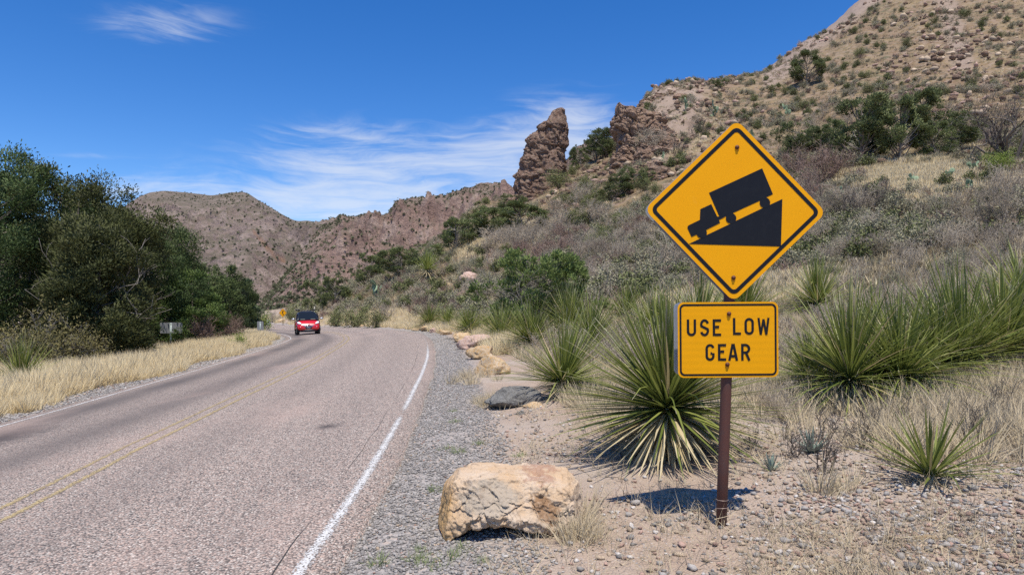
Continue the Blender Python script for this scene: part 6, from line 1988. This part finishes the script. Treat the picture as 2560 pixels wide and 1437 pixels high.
def build_shrubs():
    """leafless shrubs that can be told apart"""
    rng = np.random.default_rng(23)
    V = {'grey': [bare_shrub_mesh(440 + k, M['twig_grey'], 1.5, stems=11, depth=3, nchild=(5, 4, 4), r=0.016, minr=0.0042) for k in range(3)],
         'purple': [bare_shrub_mesh(450 + k, M['twig_purple'], 1.4, stems=14, depth=3, nchild=(5, 5, 4), r=0.013, minr=0.0048) for k in range(2)],
         'dark': [bare_shrub_mesh(460 + k, M['twig_dark'], 1.2, stems=6, depth=3, nchild=(4, 4, 3), r=0.016, minr=0.0045) for k in range(3)],
         'sage': [bare_shrub_mesh(470 + k, M['twig_sage'], 1.2, stems=10, depth=2, nchild=(5, 5), r=0.013, minr=0.004, leaves=(2600, 0.055, 0.4, 0.10)) for k in range(2)],
         'green': [bare_shrub_mesh(480 + k, M['twig_green2'], 1.2, stems=10, depth=2, nchild=(5, 5), r=0.013, minr=0.005, leaves=(2600, 0.08, 0.45, 0.10)) for k in range(2)]}
    def put(kind, px, row, hpx, lab, grp=None):
        p = ray_ground(px, row)
        me = V[kind][rng.integers(0, len(V[kind]))]
        h0 = max(v.co.z for v in me.vertices)
        s = hpx / F * p[1] / h0
        o = ob('shrub', me, None, p, (rng.normal(0, 0.06), rng.normal(0, 0.06), rng.random() * 6.3), float(s))
        return tag(o, lab, 'shrub', grp)
    named = [('grey', 1660, 690, 130, 'dense dark grey shrub left of the lower edge of the diamond'), ('purple', 2060, 455, 110, 'purple leafless shrub right of the diamond, upper one'), ('purple', 2010, 520, 110, 'purple leafless shrub touching the right corner of the diamond'),
             ('purple', 1985, 440, 80, 'purple leafless shrub above the right edge of the diamond'), ('dark', 2110, 560, 110, 'dark branching shrub on the pale slope right of the diamond'), ('dark', 2180, 535, 85, 'dark branching shrub below the straw patch'),
             ('dark', 2480, 610, 110, 'dark branching shrub above the right hand sotols'), ('dark', 2060, 1180, 170, 'dark low twiggy shrub in the gravel right of the post'), ('dark', 1990, 1140, 90, 'small dark twiggy shrub next to the agave'),
             ('dark', 1880, 1120, 75, 'small dark twiggy shrub behind the post'), ('dark', 2160, 1120, 120, 'dark twiggy shrub under the left end of the big sotol clump'), ('dark', 2240, 1080, 110, 'dark twiggy shrub under the middle of the big sotol clump'), ('dark', 2415, 1120, 120, 'dark twiggy shrub right of the small sparse sotol'), ('dark', 2500, 1070, 130, 'dark twiggy shrub under the right end of the big sotol clump'), ('grey', 1960, 1050, 110, 'grey twiggy shrub right of the foot of the plaque'), ('dark', 1690, 398, 55, 'bare fan shaped shrub right of the upper ledge'), ('grey', 1625, 385, 75, 'grey green shrub on the cliff ledge'),
             ('sage', 1610, 375, 60, 'sage coloured shrub on the cliff ledge'), ('dark', 1750, 345, 55, 'dark twisted shrub above the top of the diamond, left'), ('grey', 1400, 545, 70, 'grey shrub below the spire, right of the bare trunked pinyon'),
             ('grey', 1450, 520, 75, 'grey shrub with dark stems left of the diamond'), ('grey', 1500, 560, 70, 'grey shrub beside the upright pale rock'), ('green', 1400, 470, 55, 'green brush right of the spire foot'), ('green', 880, 819, 62, 'bright green roadside brush right of the car'),
             ('green', 935, 820, 58, 'bright green roadside brush, right half'), ('green', 838, 817, 48, 'bright green roadside brush nearest the car'), ('grey', 770, 808, 40, 'grey shrub right behind the red car'), ('grey', 682, 806, 40, 'grey shrub left of the winding road sign'),
             ('green', 738, 803, 36, 'dark green shrub between the winding road sign and the car'), ('grey', 975, 800, 50, 'blue grey shrub at the foot of the slope'), ('purple', 1050, 790, 60, 'purple brush at the outside of the bend'),
             ('purple', 1130, 800, 55, 'purple brush below the dark boulder on the slope'), ('dark', 1090, 780, 62, 'thin dark shrub left of the pale split boulder'), ('grey', 1230, 610, 50, 'grey brush on the ridge below the pinyons')]
    for k in named:
        put(*k)
    LANDMARKS = [(1660, 640, 'the left lower edge of the diamond'), (1560, 560, 'the left corner of the diamond'), (1512, 520, 'the upright pale rock'), (1300, 590, 'the bare trunked pinyon'), (1330, 700, 'the top of the juniper bush'),
                 (1480, 690, 'the slope right of the juniper bush'), (1180, 720, 'the pale split boulder'), (1068, 690, 'the old shaggy sotol'), (1000, 780, 'the foot of the slope at the bend'), (2050, 600, 'the right corner of the diamond'),
                 (2050, 690, 'the lone sotol right of the diamond'), (2200, 560, 'the lower edge of the straw patch'), (2300, 640, 'the top of the big sotol clump'), (2450, 560, 'the slope below the prickly pears'), (2500, 680, 'the right edge sotol'),
                 (2016, 190, 'the lone dark pine'), (2180, 270, 'the top of the upper grove'), (1760, 300, 'the slope above the diamond'), (1900, 330, 'the slope right above the diamond'), (2400, 330, 'the right end of the upper grove'),
                 (2450, 250, 'the bare tree at the right edge'), (2390, 120, 'the pale rubble chute'), (2200, 80, 'the bare rock slab'), (2520, 60, 'the top right corner'), (2080, 120, 'the skyline above the lone pine'), (1480, 470, 'the gap below the spire'), (1590, 460, 'the foot of the cliff')]
    # many more that little tells apart
    zones = [('grey', 54, (1180, 1620, 560, 760), (40, 80), 'leafless grey shrub on the slope left of the diamond'), ('purple', 18, (1300, 1620, 600, 720), (35, 70), 'leafless purple grey shrub on the slope left of the diamond'),
             ('grey', 40, (1960, 2560, 480, 700), (50, 110), 'leafless grey shrub on the slope right of the diamond'), ('sage', 22, (1980, 2560, 520, 720), (40, 85), 'grey green shrub on the slope right of the diamond'),
             ('sage', 16, (1000, 1500, 640, 780), (25, 50), 'grey green shrub on the slope above the bend'), ('purple', 14, (960, 1180, 700, 800), (25, 45), 'leafless purple brush on the slope above the bend'),
             ('green', 36, (1380, 1640, 440, 640), (25, 50), 'green shrub on the slope below the cliff'), ('grey', 24, (1700, 2500, 230, 400), (18, 38), 'grey shrub on the upper slope above the sign'), ('green', 30, (1950, 2556, 20, 300), (12, 30), 'dark green shrub on the upper slope above the sign')]
    for kind, n, (x0, x1, r0, r1), (h0, h1), lab in zones:
        for _ in range(n):
            px, row = rng.uniform(x0, x1), rng.uniform(r0, r1)
            if ((px - 2290) / 150) ** 2 + ((row - 440) / 45) ** 2 < 1:
                continue
            if kind == 'green' and r0 < 50 and row < 200 - (px - 1890) * 0.70 + 12:
                continue
            if px < 1400 and row < 640 - (px - 1120) * 0.3 and r0 > 500:
                row = 645 - (px - 1120) * 0.3 + rng.random() * 60
            hh = rng.uniform(h0, h1)
            near = min(LANDMARKS, key=lambda q: (q[0] - px) ** 2 + (q[1] - row) ** 2)[2]
            size = 'large' if hh > h0 + 0.66 * (h1 - h0) else ('small' if hh < h0 + 0.33 * (h1 - h0) else 'middling')
            lab2 = '%s %s, near %s' % (size, lab.split(' on the ')[0], near)
            put(kind, px, row, hh, lab2, lab.replace('shrub', 'shrubs').replace('brush', 'brushes'))
    # pale dead stalk behind the car
    p = pix(783.5, 800, 60)
    g = Geo()
    z0 = gz(p[0], 60)
    g.tube([(0, 0, -0.1), (0.02, 0, 0.7), (0.10, 0, CAMZ - (766 - HOR) / F * 60 - z0)], [0.03, 0.028, 0.02], 6, True)
    tag(ob('dead_stalk', g.mesh('dead_stalk', M['pale_wood']), None, (p[0], 60, z0)), 'thin pale dead stalk standing behind the red car', 'stalk')

# ------------------------------------------------------------------ build
M = {}
M['soil'] = soil_mat()
M['chip_seal'] = road_mat()
M['white_paint'] = paint_mat('white_paint', (0.68, 0.67, 0.65), 0.66)
M['yellow_paint'] = paint_mat('yellow_paint', (0.50, 0.39, 0.20), 0.63)
M['tar'] = plain('tar', (0.05, 0.047, 0.045), 0.8, 0.2)
M['mountain_far'] = mountain_mat('mountain_far', (0.265, 0.205, 0.183), (0.215, 0.165, 0.145), (0.36, 0.285, 0.25), (0.145, 0.135, 0.092), 0.6)
M['mountain_ridge'] = mountain_mat('mountain_ridge', (0.29, 0.20, 0.17), (0.235, 0.16, 0.135), (0.385, 0.29, 0.245), (0.15, 0.135, 0.095), 0.5, 1.8)
M['spire_rock'] = rock('spire_rock', (0.33, 0.22, 0.165), (0.25, 0.155, 0.115), (0.44, 0.33, 0.26), 0.42, stain=(0.085, 0.06, 0.045), stain_amt=0.75, lichen=(0.25, 0.22, 0.09), bstr=1.0, bdist=0.25, strata=((0.3, 0.7, 0.0), (1.0, 1.0, 2.6)))
M['cliff_rock'] = rock('cliff_rock', (0.33, 0.225, 0.165), (0.27, 0.175, 0.125), (0.42, 0.31, 0.24), 0.42, stain=(0.09, 0.065, 0.05), stain_amt=0.7, lichen=(0.26, 0.23, 0.11), bstr=1.0, bdist=0.25, strata=((0.2, 0.4, 0.0), (1.0, 1.0, 2.8)))
M['block_rock'] = block_rock_mat()
M['yellow_rock'] = rock('yellow_rock', (0.50, 0.37, 0.23), (0.50, 0.31, 0.13), (0.54, 0.46, 0.36), 3.0, stain=(0.20, 0.15, 0.11), stain_amt=0.6, lichen=(0.33, 0.31, 0.28))
M['grey_rock'] = rock('grey_rock', (0.20, 0.195, 0.185), (0.13, 0.125, 0.12), (0.27, 0.265, 0.245), 3.5, stain=(0.05, 0.048, 0.045), stain_amt=0.7, lichen=(0.33, 0.33, 0.29), bstr=1.0)
M['pink_rock'] = rock('pink_rock', (0.46, 0.32, 0.26), (0.40, 0.26, 0.20), (0.52, 0.42, 0.36), 2.5, stain=(0.19, 0.13, 0.10), stain_amt=0.6)
M['stone_grey'] = rock('stone_grey', (0.34, 0.318, 0.295), (0.27, 0.25, 0.232), (0.42, 0.39, 0.36), 2.0, stain_amt=0.2, rand=0.7, bstr=0.4)
M['stone_pink'] = rock('stone_pink', (0.40, 0.27, 0.215), (0.33, 0.21, 0.165), (0.46, 0.34, 0.28), 2.0, stain_amt=0.2, rand=0.7, bstr=0.4)
M['stone_tan'] = rock('stone_tan', (0.45, 0.35, 0.25), (0.37, 0.28, 0.19), (0.52, 0.43, 0.34), 2.0, stain_amt=0.2, rand=0.6, bstr=0.4)
M['stone_white'] = rock('stone_white', (0.56, 0.52, 0.48), (0.46, 0.43, 0.40), (0.62, 0.57, 0.52), 2.0, stain_amt=0.15, rand=0.5, bstr=0.4)
M['juniper'] = foliage('juniper', (0.042, 0.074, 0.021), (0.080, 0.120, 0.036), 0.2, soft=('nrm', 1.3))
M['juniper_brown'] = foliage('juniper_brown', (0.056, 0.070, 0.019), (0.105, 0.112, 0.033), 0.2, soft=('nrm', 1.3))
M['juniper_light'] = foliage('juniper_light', (0.095, 0.155, 0.036), (0.165, 0.235, 0.062), 0.28, soft=('nrm', 1.3))
M['juniper_bush'] = foliage('juniper_bush', (0.115, 0.165, 0.045), (0.20, 0.26, 0.075), 0.28, soft=('nrm', 1.0))
M['pinyon'] = foliage('pinyon', (0.060, 0.088, 0.026), (0.112, 0.150, 0.045), 0.2, soft=('nrm', 1.3))
M['hill_pine'] = foliage('hill_pine', (0.105, 0.132, 0.045), (0.185, 0.212, 0.078), 0.2, soft=('nrm', 1.3))
M['oak'] = foliage('oak', (0.090, 0.130, 0.055), (0.155, 0.200, 0.095), 0.25, soft=('nrm', 1.3))
M['far_scrub'] = foliage('far_scrub', (0.085, 0.100, 0.055), (0.135, 0.145, 0.080), 0.1, rand=0.8)
M['bark'] = foliage('bark', (0.10, 0.082, 0.068), (0.27, 0.24, 0.21), None, rand=0.2)
M['sotol'] = foliage('sotol', (0.12, 0.16, 0.036), (0.32, 0.35, 0.095), 0.25, tip=((0.46, 0.42, 0.29), 0.84, 1.0), rough=0.36, rand=0.25, dry=((0.45, 0.37, 0.20), 0.06))
M['sotol_dry'] = foliage('sotol_dry', (0.42, 0.34, 0.19), (0.58, 0.50, 0.33), 0.2, rand=0.2, soft=('up', 0.3))
M['agave'] = foliage('agave', (0.20, 0.26, 0.22), (0.29, 0.35, 0.30), 0.1, tip=((0.10, 0.06, 0.04), 0.9, 1.0))
M['cactus'] = foliage('cactus', (0.20, 0.27, 0.16), (0.26, 0.32, 0.20), None, rand=0.5)
M['straw'] = foliage('straw', (0.62, 0.49, 0.28), (0.85, 0.74, 0.50), 0.45, rand=0.18, soft=('up', 0.9))
M['dry_grass'] = foliage('dry_grass', (0.40, 0.33, 0.215), (0.62, 0.52, 0.36), 0.3, rand=0.4, soft=('up', 0.8))
M['hill_dry'] = foliage('hill_dry', (0.205, 0.165, 0.095), (0.33, 0.265, 0.16), 0.3, rand=0.6, soft=('up', 0.6))
M['green_grass'] = foliage('green_grass', (0.15, 0.20, 0.08), (0.28, 0.31, 0.16), 0.3, soft=('up', 0.6))
def twig(name, a, b, leaf=None, rand=0.4):
    """branches run from a to b by rnd 0..1; leaves carry rnd above 1.2"""
    m, T = mat(name)
    r = T.attr('rnd')
    c = T.mix(r, a, b)
    if leaf:
        c = T.mix(T.math('GREATER_THAN', r, 1.15), c, T.mix(T.math('SUBTRACT', r, 1.2), leaf[0], leaf[1]))
    oi = T.n('ShaderNodeObjectInfo').outputs['Random']
    hs = T.n('ShaderNodeHueSaturation', inp={'Value': T.math('ADD', 1 - rand / 2, T.math('MULTIPLY', oi, rand)), 'Color': c})
    finish(T, hs.outputs[0], 0.8, spec=0.15)
    return m
M['twig_grey'] = twig('twig_grey', (0.29, 0.24, 0.185), (0.50, 0.43, 0.335))
M['twig_purple'] = twig('twig_purple', (0.21, 0.14, 0.115), (0.35, 0.255, 0.21))
M['twig_dark'] = twig('twig_dark', (0.065, 0.054, 0.048), (0.15, 0.13, 0.115))
M['twig_sage'] = twig('twig_sage', (0.20, 0.175, 0.14), (0.32, 0.29, 0.24), ((0.24, 0.23, 0.14), (0.33, 0.31, 0.20)))
M['twig_green'] = twig('twig_green', (0.12, 0.10, 0.07), (0.2, 0.17, 0.12), ((0.15, 0.21, 0.035), (0.27, 0.33, 0.08)))
M['twig_green2'] = twig('twig_green2', (0.13, 0.11, 0.08), (0.22, 0.19, 0.14), ((0.12, 0.135, 0.05), (0.21, 0.225, 0.095)))
M['twig_olive'] = twig('twig_olive', (0.16, 0.14, 0.12), (0.42, 0.39, 0.35), ((0.125, 0.115, 0.045), (0.22, 0.19, 0.08)))
M['pale_wood'] = plain('pale_wood', (0.60, 0.57, 0.50), 0.8, 0.2)
def sign_face(name, lines):
    m, T = mat(name)
    co = obj_co(T)
    sp = T.n('ShaderNodeSeparateXYZ', inp={0: co})
    n = T.noise(co, 5.0, 4.0, 0.6)
    c = T.mix(n, (0.84, 0.355, 0.001), (0.90, 0.40, 0.002))
    # honeycomb cells of the reflective sheeting, darker bands on the ribbed one
    hx = T.vor(T.n('ShaderNodeVectorMath', operation='MULTIPLY', inp={0: co, 1: (1, 0, 1)}).outputs[0], 210.0, feature='DISTANCE_TO_EDGE', rnd=0.25)
    c = T.mix(T.math('MULTIPLY', T.math('SUBTRACT', 1.0, T.sstep(hx, 0.0, 0.12)), 0.35), c, (0.60, 0.30, 0.002))
    if lines:
        w = T.n('ShaderNodeTexWave', wave_type='BANDS', bands_direction='Z', inp={'Vector': co, 'Scale': 8.0, 'Distortion': 0.6, 'Detail': 2.0})
        c = T.mix(T.math('MULTIPLY', w.outputs[1], 0.30), c, (0.66, 0.31, 0.002))
    # dust and scuffs
    c = T.mix(T.math('MULTIPLY', T.sstep(T.noise(co, 11.0, 7.0, 0.7), 0.60, 0.78), 0.20), c, (0.45, 0.32, 0.12))
    finish(T, c, 0.5, spec=0.15)
    return m
M['sign_yellow'] = sign_face('sign_yellow', False)
M['sign_yellow2'] = sign_face('sign_yellow2', True)
M['sign_black'] = plain('sign_black', (0.009, 0.009, 0.012), 0.4, 0.22, grime=0.05)
M['sign_back'] = plain('sign_back', (0.46, 0.48, 0.51), 0.42, 0.5, metal=0.6, grime=0.1)
M['galv'] = plain('galv', (0.22, 0.23, 0.24), 0.6, 0.3, metal=0.0, grime=0.04, scale=6)
M['galv_post'] = plain('galv_post', (0.30, 0.36, 0.36), 0.5, 0.5, metal=0.3, grime=0.15, scale=9)
M['rust'] = plain('rust', (0.10, 0.040, 0.030), 0.62, 0.35, grime=0.25, scale=14)
M['bolt_rust'] = plain('bolt_rust', (0.13, 0.045, 0.02), 0.6, 0.3)
M['rust_run'] = plain('rust_run', (0.60, 0.24, 0.003), 0.6, 0.3)
M['wire'] = plain('wire', (0.42, 0.32, 0.27), 0.45, 0.5, metal=0.5)
M['car_red'] = plain('car_red', (0.54, 0.010, 0.012), 0.25, 0.5, coat=0.8, grime=0.03)
M['car_black'] = plain('car_black', (0.012, 0.013, 0.016), 0.35, 0.5)
M['car_glass'] = plain('car_glass', (0.012, 0.015, 0.018), 0.06, 0.5, coat=0.0, grime=0.02)
M['car_dash_light'] = plain('car_dash_light', (0.10, 0.095, 0.08), 0.6, 0.3)
M['car_silver'] = plain('car_silver', (0.45, 0.47, 0.50), 0.25, 0.5, metal=0.6, grime=0.03)
M['car_chrome'] = plain('car_chrome', (0.80, 0.80, 0.82), 0.12, 0.5, metal=0.9, grime=0.02)
M['car_lamp'] = plain('car_lamp', (0.80, 0.80, 0.80), 0.15, 0.6, coat=0.6, grime=0.02)
M['car_grey'] = plain('car_grey', (0.17, 0.18, 0.18), 0.45, 0.4)
M['tyre'] = plain('tyre', (0.022, 0.021, 0.021), 0.85, 0.2)

build_land()
build_road()
MT = build_mountains()
build_towers()
build_crags()
build_roadside_boulder()
PAD = pad_mesh(M['cactus'])
build_main_sign()
back_sign('blank_sign', 427, 880, 30.5, 0.98, 0.48, 806, 'wide grey sign seen from behind in the straw grass', math.radians(2))
back_sign('blank_sign', 650.5, 842, 45.5, 0.40, 0.63, 803, 'nearer of two narrow grey signs seen from behind at the bend', math.radians(8))
back_sign('blank_sign', 669.5, 818, 74.0, 0.44, 0.62, 799, 'farther of two narrow grey signs seen from behind at the bend', math.radians(10))
winding_sign()
build_car()
build_boulders()
build_left_trees()
build_hill_trees()
build_sotols()
build_shrubs()
build_stones()
build_rubble()
build_ground_cover()
